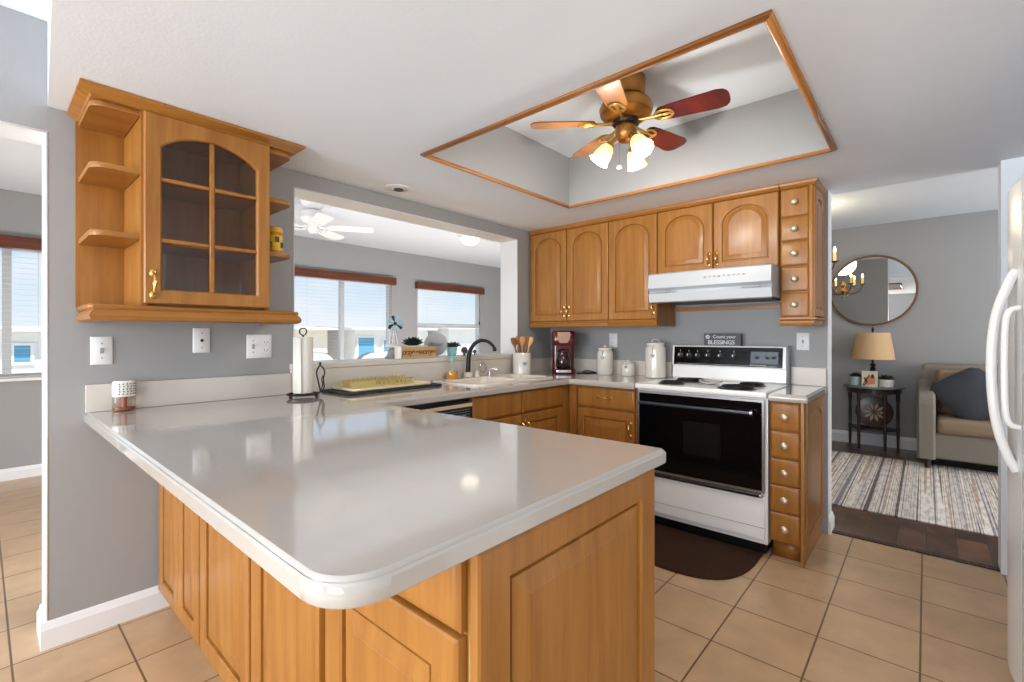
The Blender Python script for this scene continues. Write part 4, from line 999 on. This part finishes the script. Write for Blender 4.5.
def fan_blade(c, fx, fy, z, deg, r0, r1, w0, w1, bm_, im, pitch=12, iron=True, name='blade'):
    a = math.radians(deg); d = Vector((math.cos(a), math.sin(a), 0)); s = Vector((-d.y, d.x, 0)); p = math.radians(pitch)
    s = s*math.cos(p)+Z*math.sin(p); n = d.cross(s); o = Vector((fx, fy, z)); pts = []
    pr = [(r0, w0*.55), (r0+.015, w0*.85), (r0+.06, w0), (r1-.05, w1), (r1-.02, w1*.88), (r1-.006, w1*.62), (r1, w1*.3)]
    pts = [o+d*r_+s*w for r_, w in pr]+[o+d*r_-s*w for r_, w in reversed(pr)]
    m = M(); m.loft([[tuple(q+n*h) for q in pts] for h in (-.003, .003)]); b = m.build(name, bm_, c)
    if iron:
        m = M(); m.tube([tuple(o+d*.06-Z*.0), tuple(o+d*.10-n*.006), tuple(o+d*(r0+.02)-n*.006)], .008, 8, smooth=3)
        for sg in (-1, 1):
            m.tube([tuple(o+d*(r0+.035)+s*sg*.012+d*.032*math.cos(k*PI/8)+s*.016*math.sin(k*PI/8)-n*.007) for k in range(16)], .004, 6, closed=True)
        m.tube([tuple(o+d*(r0+.03)+d*.045*math.cos(k*PI/8)+s*.034*math.sin(k*PI/8)-n*.007) for k in range(16)], .0045, 6, closed=True)
        m.build('blade_iron', im, b)
IBR = mat('bright_brass_iron', (222, 180, 100), .3, .8)
for k, dg_ in enumerate((-82, -10, 62, 127, 196)):
    fan_blade(c, FX, FY, 2.262, dg_, .15, .462, .052, .064, BLADE_UP if k < 2 else BLADE_LIT, IBR, -11)
SHADE = mat('lit_amber_glass', (255, 236, 190), .4, emit=(255, 196, 96), estr=1.0)
BULB = mat('lit_bulb', (255, 250, 235), .4, emit=(255, 236, 190), estr=12)
for dg_, tl in ((122, 35), (242, 38), (2, 35)):
    a = math.radians(dg_); d = Vector((math.cos(a), math.sin(a), 0))
    p0 = Vector((FX, FY, 2.19)); p1 = p0+d*.05-Z*.005; p2 = p0+d*.075-Z*.03
    m = M().tube([tuple(p0+d*.03), tuple(p1), tuple(p2)], .010, 10, smooth=4)
    arm = m.build('lamp_arm', ABR, c)
    ax = (d*math.sin(math.radians(tl))-Z*math.cos(math.radians(tl))).normalized()
    mt = Matrix.Translation(p2) @ ax.to_track_quat('Z', 'Y').to_matrix().to_4x4()
    m = M().tf(mt); m.lathe((0, 0, -.008), [(.014, 0), (.022, .006), (.022, .02)], 20); m.build('socket_cup', ABR, arm)
    m = M().tf(mt); L = []
    for z, r_ in ((.010, .024), (.025, .034), (.055, .041), (.085, .045), (.096, .05)): L.append((r_, z))
    m.lathe((0, 0, 0), L+[(r_-.003, z) for r_, z in reversed(L)], 24, cap=False); m.build('lamp_shade', SHADE, arm)
    m = M().tf(mt); m.sph((0, 0, .058), .024, (1, 1, 1.35), 14); m.build('bulb', BULB, arm)
    ld = bpy.data.lights.new('fan_lamp', 'POINT'); ld.energy = 7.5; ld.color = (1, .95, .88); ld.shadow_soft_size = .03
    lo = bpy.data.objects.new('fan_lamp', ld); COL.objects.link(lo); lo.location = p2+ax*.13
m = M().tube([(FX-.03, FY+.02, 2.175), (FX-.03, FY+.02, 2.05)], .0012, 5); m.build('pull_chain', BRASS, c)
M().sph((FX-.03, FY+.02, 2.042), .011, n=12).build('chain_ball', PORC, c)

# ------------------------------------------------------------------ stove mat
MATD = mat('dark_brown_mat', (58, 38, 26), .9, spec=.15, var=.25, vscale=30, bump=.3, bscale=250)
P = []
for k in range(25):
    a = PI*k/24; ca, sa = math.cos(a), math.sin(a)
    P.append((2.915-.53*abs(sa)**.55, 1.06+.375*math.copysign(abs(ca)**.7, ca)))
m = M(); m.loft([[(p[0], p[1], z) for p in inset(P, d_)] for d_, z in ((0, .001), (0, .008), (.008, .012))])
tag(m.build('floor_mat', MATD), 'dark brown half-round mat on the tiles in front of the stove', 'mat')

# ------------------------------------------------------------------ refrigerator
c = thing('refrigerator', 'white side-by-side refrigerator with curved handles across from the stove', 'refrigerator', (2.1, -.6, 0))
boxes((1.63, 2.56, -.98, -.285, .03, 1.745), b=.006).build('cabinet_body', FRIDGEW, c)
boxes((1.66, 2.53, -.93, -.33, 0, .03)).build('toe_grille', GREYP, c)
def fdoor(x0, x1):
    m = M(); L = []
    n = 10
    for z, ins_ in ((.055, .006), (.065, 0), (1.74, 0), (1.75, .006)):
        ring_ = []
        for k in range(n+1):
            t = k/n; ring_.append((x0+ins_+(x1-x0-2*ins_)*t, -.232+.014*math.sin(PI*t)-ins_, z))
        ring_ += [(x1-ins_, -.279, z), (x0+ins_, -.279, z)]
        L.append(ring_)
    m.loft(L); return m.build('door', FRIDGEW, c)
d1 = fdoor(2.238, 2.558); d2 = fdoor(1.632, 2.230)
M().tube([(2.285, -.226, 1.45), (2.285, -.212, 1.42), (2.285, -.182, 1.32), (2.285, -.168, 1.20), (2.285, -.168, 1.06), (2.285, -.180, .93), (2.285, -.204, .83), (2.285, -.226, .78)], [.014]*2, 12, smooth=5).build('handle', APPL, d1)
m = M().tube([(2.175, -.224, 1.32), (2.175, -.200, 1.31), (2.175, -.190, 1.26), (2.175, -.188, 1.13), (2.175, -.190, 1.0), (2.175, -.200, .95), (2.175, -.224, .94)], [.009]*2, 10, smooth=4); m.build('handle', APPL, d2)

# ------------------------------------------------------------------ living room
# rug
m_, t, b = newmat('striped_woven_rug')
tc = t.nodes.new('ShaderNodeTexCoord'); se = t.nodes.new('ShaderNodeSeparateXYZ'); t.links.new(tc.outputs['Object'], se.inputs[0])
def nse(scale, sx, sy):
    mp = t.nodes.new('ShaderNodeMapping'); mp.inputs['Scale'].default_value = (sx, sy, 1); t.links.new(tc.outputs['Object'], mp.inputs[0])
    n = t.nodes.new('ShaderNodeTexNoise'); n.inputs['Scale'].default_value = scale; n.inputs['Detail'].default_value = 2; t.links.new(mp.outputs[0], n.inputs['Vector']); return n
n1 = nse(1, .05, 17); n2 = nse(1, 9, 34)
n1.inputs['Detail'].default_value = 1
r = t.nodes.new('ShaderNodeValToRGB'); r.color_ramp.interpolation = 'CONSTANT'
els = [(0, (108, 94, 88)), (.36, (216, 206, 196)), (.42, (140, 132, 134)), (.455, (230, 220, 210)), (.50, (190, 164, 146)), (.53, (236, 228, 218)), (.575, (130, 116, 110)), (.60, (224, 210, 198)), (.66, (172, 168, 172))]
r.color_ramp.elements[0].color = lin(*els[0][1]); r.color_ramp.elements[1].position = els[1][0]; r.color_ramp.elements[1].color = lin(*els[1][1])
for p, cc in els[2:]: q = r.color_ramp.elements.new(p); q.color = lin(*cc)
t.links.new(n1.outputs['Fac'], r.inputs[0])
r3 = t.nodes.new('ShaderNodeValToRGB'); r3.color_ramp.elements[0].position = .38; r3.color_ramp.elements[0].color = (.55, .51, .48, 1); r3.color_ramp.elements[1].position = .55; r3.color_ramp.elements[1].color = (1, 1, 1, 1)
t.links.new(n2.outputs['Fac'], r3.inputs[0])
mx = t.nodes.new('ShaderNodeMix'); mx.data_type = 'RGBA'; mx.blend_type = 'MULTIPLY'; mx.inputs[0].default_value = .6
t.links.new(r.outputs[0], mx.inputs[6]); t.links.new(r3.outputs[0], mx.inputs[7]); t.links.new(mx.outputs[2], b.inputs['Base Color']); b.inputs['Roughness'].default_value = .95
m = M(); m.box(4.10, 5.98, -1.7, 1.35, .0025, .012, b=.003)
tag(m.build('area_rug', m_), 'striped beige and grey woven rug on the dark wooden floor', 'rug')
# demilune side table
TX, TY_ = XL-.02, .44
c = thing('side_table', 'dark half-round side table with turned legs beneath the round mirror', 'side table', (TX-.15, TY_, .002))
def half(r_, z, k=18, sy=1.0): return [(TX-r_*1.12*math.sin(PI*i/k), TY_+r_*sy*math.cos(PI*i/k), z) for i in range(k+1)]
GT = mat('grey_green_top', (118, 124, 118), .35)
M().loft([half(.265, .655), half(.275, .66), half(.275, .672), half(.268, .677)]).build('table_top', GT, c)
M().loft([half(.24, .60), half(.24, .654)]).build('apron', DARKW, c)
M().loft([half(.215, .20), half(.215, .218)]).build('lower_shelf', DARKW, c)
lp = [(.02, .235), (.02, -.235), (.24, .125), (.24, -.125)]
for lx, ly in lp:
    M().lathe((TX-lx, TY_+ly*.9, .003), [(.009, 0), (.012, .02), (.015, .15), (.012, .17), (.018, .19), (.018, .225), (.012, .24), (.016, .33), (.013, .50), (.018, .52), (.018, .598)], 14).build('leg', DARKW, c)
c = thing('decorative_plate', 'round dark red patterned plate on the side table\'s lower shelf', 'plate', (TX-.08, TY_, .22))
o = Vector((TX-.075, TY_-.01, .222+.165)); nv = Vector((-1, 0, .18)).normalized(); uv = Vector((0, -1, 0)); vv = uv.cross(nv)*-1
m = M(); m.loft([[tuple(o+uv*r_*math.cos(a*PI/20)+vv*r_*math.sin(a*PI/20)+nv*d_) for a in range(40)] for r_, d_ in ((.10, -.01), (.165, .004), (.168, .008), (.12, -.001), (.02, -.002))]); m.build('dish', mat('dark_red_lacquer', (66, 28, 26), .25, var=.4, vscale=12), c)
m = M()
for k in range(10):
    a = 2*PI*k/10; p = o+nv*.002+(uv*math.cos(a)+vv*math.sin(a))*.065; d = (uv*math.cos(a)+vv*math.sin(a)); s = uv*-math.sin(a)+vv*math.cos(a)
    m.loft([[tuple(p+d*t_+s*w_+nv*h_) for t_, w_ in ((-.045, 0), (0, .014), (.045, 0), (0, -.014))] for h_ in (0, .003)])
m.build('star_motif', mat('cream_motif', (190, 160, 130), .5), c)
# lamp
c = thing('table_lamp', 'dark table lamp with a tan tapered shade on the side table', 'lamp', (TX-.18, TY_, .677))
lx, ly = TX-.185, TY_-.005
BRZ = mat('dark_bronze', (46, 38, 34), .4, .5)
M().lathe((lx, ly, .6775), [(.06, 0), (.06, .012), (.045, .02), (.05, .06), (.056, .10), (.045, .15), (.02, .18), (.028, .2), (.014, .215), (.03, .235), (.012, .25), (.010, .29)], 24).build('lamp_base', BRZ, c)
m = M(); m.lathe((lx, ly, .975), [(.192, 0), (.150, .285), (.147, .285), (.189, 0)], 36, cap=False); m.build('lamp_shade', mat('tan_linen_shade', (206, 170, 128), .8, bump=.2, bscale=200), c)
m = M().cyl((lx, ly, .96), (lx, ly, 1.275), .004, n=8); m.lathe((lx, ly, 1.27), [(.012, 0), (.008, .012), (.016, .026), (.006, .044), (.002, .05)], 12)
for k in range(3): m.cyl((lx, ly, 1.255), (lx+.149*math.cos(k*2.1), ly+.149*math.sin(k*2.1), 1.255), .002, n=5)
m.build('finial', BRZ, c)
# pots and card
for (px_, py_, r_, h_, cm, lab, sd) in ((TX-.17, .585, .055, .10, (172, 182, 186), 'small succulent in a blue-grey pot at the table\'s kitchen-wall edge', 11), (TX-.20, .325, .07, .085, (206, 202, 196), 'spiky succulent in a wider white pot on the armchair edge of the table', 12)):
    c = thing('potted_succulent', lab, 'plant', (px_, py_, .677), 'succulents on the side table')
    M().lathe((px_, py_, .6775), [(r_*.8, 0), (r_*.98, .006), (r_, h_*.9), (r_*.98, h_), (r_*.86, h_), (r_*.8, h_*.8)], 24).build('pot', mat('pot_%d' % sd, cm, .4), c)
    m = M(); succulent(m, px_, py_, .6775+h_*.8, 26, r_*1.35, .085, .02, sd); m.build('foliage', mat('grey_green_leaf_%d' % sd, (48, 58, 50), .6, var=.3, vscale=30), c)
c = thing('greeting_card', 'small cream card with an orange and black print, leaning before the table lamp', 'card', (TX-.22, .455, .677))
m = M(); cm_ = Matrix.Translation((TX-.245, .458, .678)) @ Matrix.Rotation(.12, 4, 'Y')
m.tf(cm_); m.box(-.004, .004, -.07, .07, 0, .17); m.build('card_board', mat('cream_card', (226, 210, 188), .6), c)
m = M().tf(cm_); m.loft([[(h_, -.045, .03), (h_, .03, .02), (h_, .05, .085), (h_, .0, .12), (h_, -.05, .10)] for h_ in (-.0055, -.004)]); m.build('orange_print', mat('orange_print', (206, 132, 92), .6), c)
m = M().tf(cm_); m.tube([(-.006, .05, .01), (-.006, .02, .05), (-.006, .05, .1)], .005, 5); m.tube([(-.006, .06, .015), (-.006, .0, .13)], .004, 5); m.build('black_stroke', BLACK, c)
# mirror
c = thing('wall_mirror', 'large round mirror in a thin bronze frame above the table lamp', 'mirror', (XL, .455, 1.74))
mo = Vector((XL-.004, .455, 1.735)); RM = .395
m = M(); m.loft([[(mo.x-d_, mo.y+r_*math.cos(a*PI/36), mo.z+r_*math.sin(a*PI/36)) for a in range(72)] for r_, d_ in ((RM, 0), (RM, .032), (RM-.008, .034), (RM-.02, .032), (RM-.022, .010), (RM-.022, 0))], cap=False, closed=True); m.build('mirror_frame', mat('bronze_frame', (112, 78, 54), .4, .4), c)
m = M(); m.loft([[(mo.x-d_, mo.y+(RM-.0225)*math.cos(a*PI/36), mo.z+(RM-.0225)*math.sin(a*PI/36)) for a in range(72)] for d_ in (.002, .012)]); m.build('mirror_glass', mat('mirror_silver', (236, 238, 238), .0, 1), c)
# chandelier
hx, hy, hz = 5.32, .86, 1.86
c = thing('chandelier', 'brass candle chandelier with crystal drops hanging in the living room', 'chandelier', (hx, hy, HC))
CBR = mat('dark_chandelier_brass', (120, 78, 36), .3, .8)
m = M().cyl((hx, hy, 2.02), (hx, hy, HC-.03), .006, n=8); m.lathe((hx, hy, HC-.035), [(.02, 0), (.05, .015), (.055, .034)], 20); m.build('stem', CBR, c)
M().lathe((hx, hy, hz-.07), [(.008, 0), (.025, .02), (.04, .05), (.03, .08), (.018, .10), (.035, .13), (.02, .16), (.01, .19)], 20).build('center_column', mat('gold_column', (214, 160, 60), .25, .8), c)
FL = mat('lit_flame_bulb', (255, 240, 200), .4, emit=(255, 208, 120), estr=14); CND = mat('ivory_candle', (232, 206, 130), .5, emit=(255, 190, 90), estr=.5)
XT = glass('crystal', (.93, .93, .95))
for k in range(6):
    a = 2*PI*k/6-PI/2; d = Vector((math.cos(a), math.sin(a), 0)); o = Vector((hx, hy, hz))
    m = M().tube([tuple(o+d*.02-Z*.02), tuple(o+d*.08-Z*.06), tuple(o+d*.16-Z*.04), tuple(o+d*.205+Z*.02), tuple(o+d*.215+Z*.06)], .007, 8, smooth=4)
    m.lathe(tuple(o+d*.215+Z*.055), [(.01, 0), (.034, .008), (.038, .014), (.012, .012)], 16)
    arm = m.build('arm', CBR, c)
    M().lathe(tuple(o+d*.215+Z*.066), [(.012, 0), (.012, .085), (.006, .087)], 12).build('candle_sleeve', CND, arm)
    M().lathe(tuple(o+d*.215+Z*.153), [(.006, 0), (.012, .014), (.010, .028), (.003, .05), (.001, .056)], 12).build('flame_bulb', FL, arm)
    m = M()
    for j in range(3):
        q = o+d*(.10+.05*j)+Vector((0, 0, -.085+.02*j)); m.sph(tuple(q), .009, (1, 1, 1.6), 8)
    m.sph(tuple(o+d*.245+Z*.02), .010, (1, 1, 1.6), 8)
    m.build('crystal_drop', XT, arm)
m = M(); 
for k in range(8): m.sph((hx+.03*math.cos(k*PI/4), hy+.03*math.sin(k*PI/4), hz-.10), .010, (1, 1, 1.6), 8)
m.sph((hx, hy, hz-.13), .016, (1, 1, 1.3), 10); m.build('crystal_cluster', XT, c)
ld = bpy.data.lights.new('chandelier_light', 'POINT'); ld.energy = 8; ld.color = (1, .85, .6); ld.shadow_soft_size = .15
lo = bpy.data.objects.new('chandelier_light', ld); COL.objects.link(lo); lo.location = (hx, hy, hz+.35)
# armchair
c = thing('armchair', 'grey-beige upholstered armchair beyond the refrigerator, on the edge of the rug', 'armchair', (6.1, -.42, 0))
UPH = mat('grey_beige_upholstery', (130, 122, 110), .9, bump=.3, bscale=220, var=.08, vscale=20)
AY0, AY1 = -.93, .065
def soft(m, x0, x1, y0, y1, z0, z1, r_=.05): m.box(x0, x1, y0, y1, z0, z1, b=r_, seg=4)
m = M(); soft(m, 5.80, 6.50, AY0+.02, AY1-.02, .10, .34, .03); m.build('seat_base', UPH, c)
m = M(); soft(m, 5.76, 6.34, AY0+.135, AY1-.135, .335, .47, .055); m.build('seat_cushion', mat('beige_cushion', (140, 116, 94), .9, bump=.3, bscale=220), c)
for y0, y1 in ((AY1-.13, AY1), (AY0, AY0+.13)):
    m = M(); q = [(5.745, .10), (5.745, .60), (5.77, .665), (5.83, .70), (6.05, .695), (6.30, .72), (6.40, .78), (6.44, .10)]
    q = fillet(q, {1: .03, 2: .03, 3: .04}, 3)
    yc = (y0+y1)/2; hw = (y1-y0)/2
    m.loft([[(p[0]+(.03 if abs(s) == 1 and p[0] < 5.9 else 0), yc+s*hw, min(p[1], p[1]-(.03 if abs(s) == 1 and p[1] > .2 else 0))) for p in q] for s in (-1, -.75, .75, 1)]); m.build('arm', UPH, c, 60)
m = M(); q = [(6.36, .30), (6.33, .42), (6.42, .90), (6.46, .945), (6.54, .945), (6.57, .90), (6.56, .30)]; q = fillet(q, {2: .03, 3: .02, 4: .02}, 3)
L = []
for s in (-1, -.94, .94, 1): L.append([(p[0], (AY0+AY1)/2+s*(AY1-AY0-.07)/2, p[1]-(.03 if abs(s) == 1 and p[1] > .5 else 0)) for p in q])
m.loft(L); m.build('backrest', UPH, c, 60)
m = M(); soft(m, 6.24, 6.40, AY0+.14, AY1-.14, .46, .90, .05); m.build('back_cushion', bpy.data.materials['beige_cushion'], c)
for x_ in (5.79, 6.46):
    for y_ in (AY1-.075, AY0+.075): M().lathe((x_, y_, .012 if x_ < 5.98 else .0025), [(.018, 0), (.03, .095), (.03, .10)], 4).build('leg', DARKW, c)
c = thing('throw_pillow', 'charcoal ribbed throw pillow leaning in the armchair', 'pillow', (6.1, -.36, .47))
m = M(); Ls = []; n = 28
po = Vector((6.08, -.32, .69)); pn = Vector((-.80, .0, .60)).normalized(); pu = Vector((0, -1, 0)); pv = Vector((.60, 0, .80)).normalized()
ro = math.radians(40); pu, pv = pu*math.cos(ro)+pv*math.sin(ro), pv*math.cos(ro)-pu*math.sin(ro)
def sq(a, s):
    ca, sa = math.cos(a), math.sin(a); k = (abs(ca)**2.6+abs(sa)**2.6)**(-1/2.6)
    k *= 1+.16*abs(math.sin(2*a))**6
    return ca*k*s, sa*k*s
for s, h_ in ((.02, -.075), (.5, -.068), (.8, -.04), (.95, -.014), (1, 0), (.95, .014), (.8, .04), (.5, .068), (.02, .075)):
    Ls.append([tuple(po+pu*sq(2*PI*k/n, .24*s)[0]+pv*sq(2*PI*k/n, .24*s)[1]+pn*h_) for k in range(n)])
m.loft(Ls)
m.build('pillow_cover', mat('charcoal_knit', (58, 60, 66), .95, bump=.5, bscale=160), c, 80)

# ------------------------------------------------------------------ sunroom
c = thing('ceiling_fan', 'white ceiling fan with white blades in the sunroom past the pass-through', 'ceiling fan', (2.03, 4.25, HC))
fx_, fy_ = 2.02, 4.22
WF = mat('white_fan_enamel', (238, 238, 238), .4)
M().lathe((fx_, fy_, 2.2), [(.03, .18), (.07, .19), (.10, .22), (.105, .268)], 28).build('canopy', WF, c)
M().lathe((fx_, fy_, 2.2), [(.04, .05), (.09, .065), (.115, .10), (.11, .14), (.08, .17), (.03, .181)], 28).build('motor_housing', WF, c)
M().lathe((fx_, fy_, 2.2), [(.005, -.035), (.03, -.03), (.045, 0), (.045, .05)], 20).build('hub_cap', WF, c)
for dg_ in (-104, -36, 36, 108, 178): fan_blade(c, fx_, fy_, 2.225, dg_, .14, .54, .055, .07, WF, WF, -12)
c = thing('dome_light', 'lit white glass dome light on the sunroom ceiling', 'ceiling light', (4.05, 4.27, HC))
M().lathe((4.05, 4.27, HC-.03), [(.11, 0), (.135, .01), (.135, .029)], 32).build('light_base', WF, c)
M().lathe((4.05, 4.27, HC-.03), [(.002, -.085), (.05, -.078), (.09, -.055), (.115, -.02), (.118, .0)], 32).build('glass_dome', mat('lit_dome_glass', (255, 250, 240), .3, emit=(255, 244, 222), estr=1.6), c)
# sunroom chairs
CH = mat('pale_grey_chair_fabric', (172, 176, 180), .8, bump=.2, bscale=150)
def chair(x, y, face, lab, w=.5, zt=1.08):
    c = thing('lounge_chair', lab, 'chair', (x, y, 0), 'grey sunroom chairs')
    R = Matrix.Translation((x, y, 0)) @ Matrix.Rotation(face, 4, 'Z')
    m = M().tf(R); m.box(-w/2, w/2, -.25, .25, .36, .47, b=.04, seg=3); m.build('seat', CH, c)
    m = M().tf(R); q = []
    for k in range(15):
        s = -1+2*k/14; q.append((w/2*s, .22-.05*s*s, .47+(zt-.47)*(1-abs(s)**4*.18)))
    m.loft([[(p[0], p[1]+d_, p[2]) for p in q]+[(w/2, .17+d_, .45), (-w/2, .17+d_, .45)] for d_ in (0, .02, .06, .075)]); m.build('backrest', CH, c)
    for sx in (-1, 1):
        for sy in (-1, 1):
            m = M().tf(R); m.cyl((sx*(w/2-.05), sy*.2, .37), (sx*(w/2-.03), sy*.24, 0), .018, .012, 10); m.build('leg', IRON, c)
chair(2.41, 3.95, PI, 'grey round-backed sunroom chair seen over the ledge near the windmill', .50, 1.085)
chair(1.86, 3.75, PI*.8, 'grey round-backed sunroom chair peeking out beside the paper towel roll', .34, 1.10)

# ------------------------------------------------------------------ outside
GR = mat('pale_ground', (196, 190, 178), .9, var=.1)
struct(boxes((-40, 60, YF+.2, 90, -2.75, -2.7)).build('ground', GR))
HW = mat('white_house_siding', (240, 240, 238), .7); HB = mat('beige_house_siding', (242, 232, 218), .7); HRF = mat('pale_roof', (214, 214, 212), .8)
BLU = mat('blue_window_glass', (96, 164, 200), .15)
def house(lab, x0, x1, y0, y1, zt, wm, wins, gable=True):
    c = thing('mobile_home', lab, 'house', ((x0+x1)/2, (y0+y1)/2, -2.7), 'neighbouring mobile homes')
    boxes((x0, x1, y0, y1, -2.7, zt)).build('house_wall', wm, c)
    ym = (y0+y1)/2
    M().prism([(y0-.3, zt), (ym, zt+.06), (y1+.3, zt), (y1+.3, zt-.08), (y0-.3, zt-.08)], x0-.3, x1+.3, 'x').build('roof', HRF, c)
    for (a, b_, z0, z1) in wins:
        w = boxes((a, b_, y0-.03, y0+.02, z0, z1)).build('window', BLU, c)
        boxes((a-.06, b_+.06, y0-.045, y0-.031, z0-.06, z0), (a-.06, b_+.06, y0-.045, y0-.031, z1, z1+.06), (a-.06, a, y0-.045, y0-.031, z0, z1), (b_, b_+.06, y0-.045, y0-.031, z0, z1)).build('window_frame', HW, w)
house('white mobile home seen through the doorway window', -4.0, 2.6, 15.5, 19.5, 1.40, HW, [(.52, .78, .62, 1.0), (-1.4, -.5, .4, 1.0)])
house('beige mobile home behind the paper towel roll, seen through the wide window', 5.2, 8.2, 16, 20, 1.50, HB, [(7.0, 7.5, -.3, .5)])
house('white mobile home with a big blue window, seen behind the windmill', 9.0, 12.3, 15.5, 20, 1.52, HW, [(9.1, 9.75, .0, 1.15), (10.15, 10.45, .3, 1.05)])
house('plain white mobile home filling the lower pane behind the faucet', 13.0, 19.5, 15, 20, 1.58, HW, [(17.2, 18, -.4, .6)])
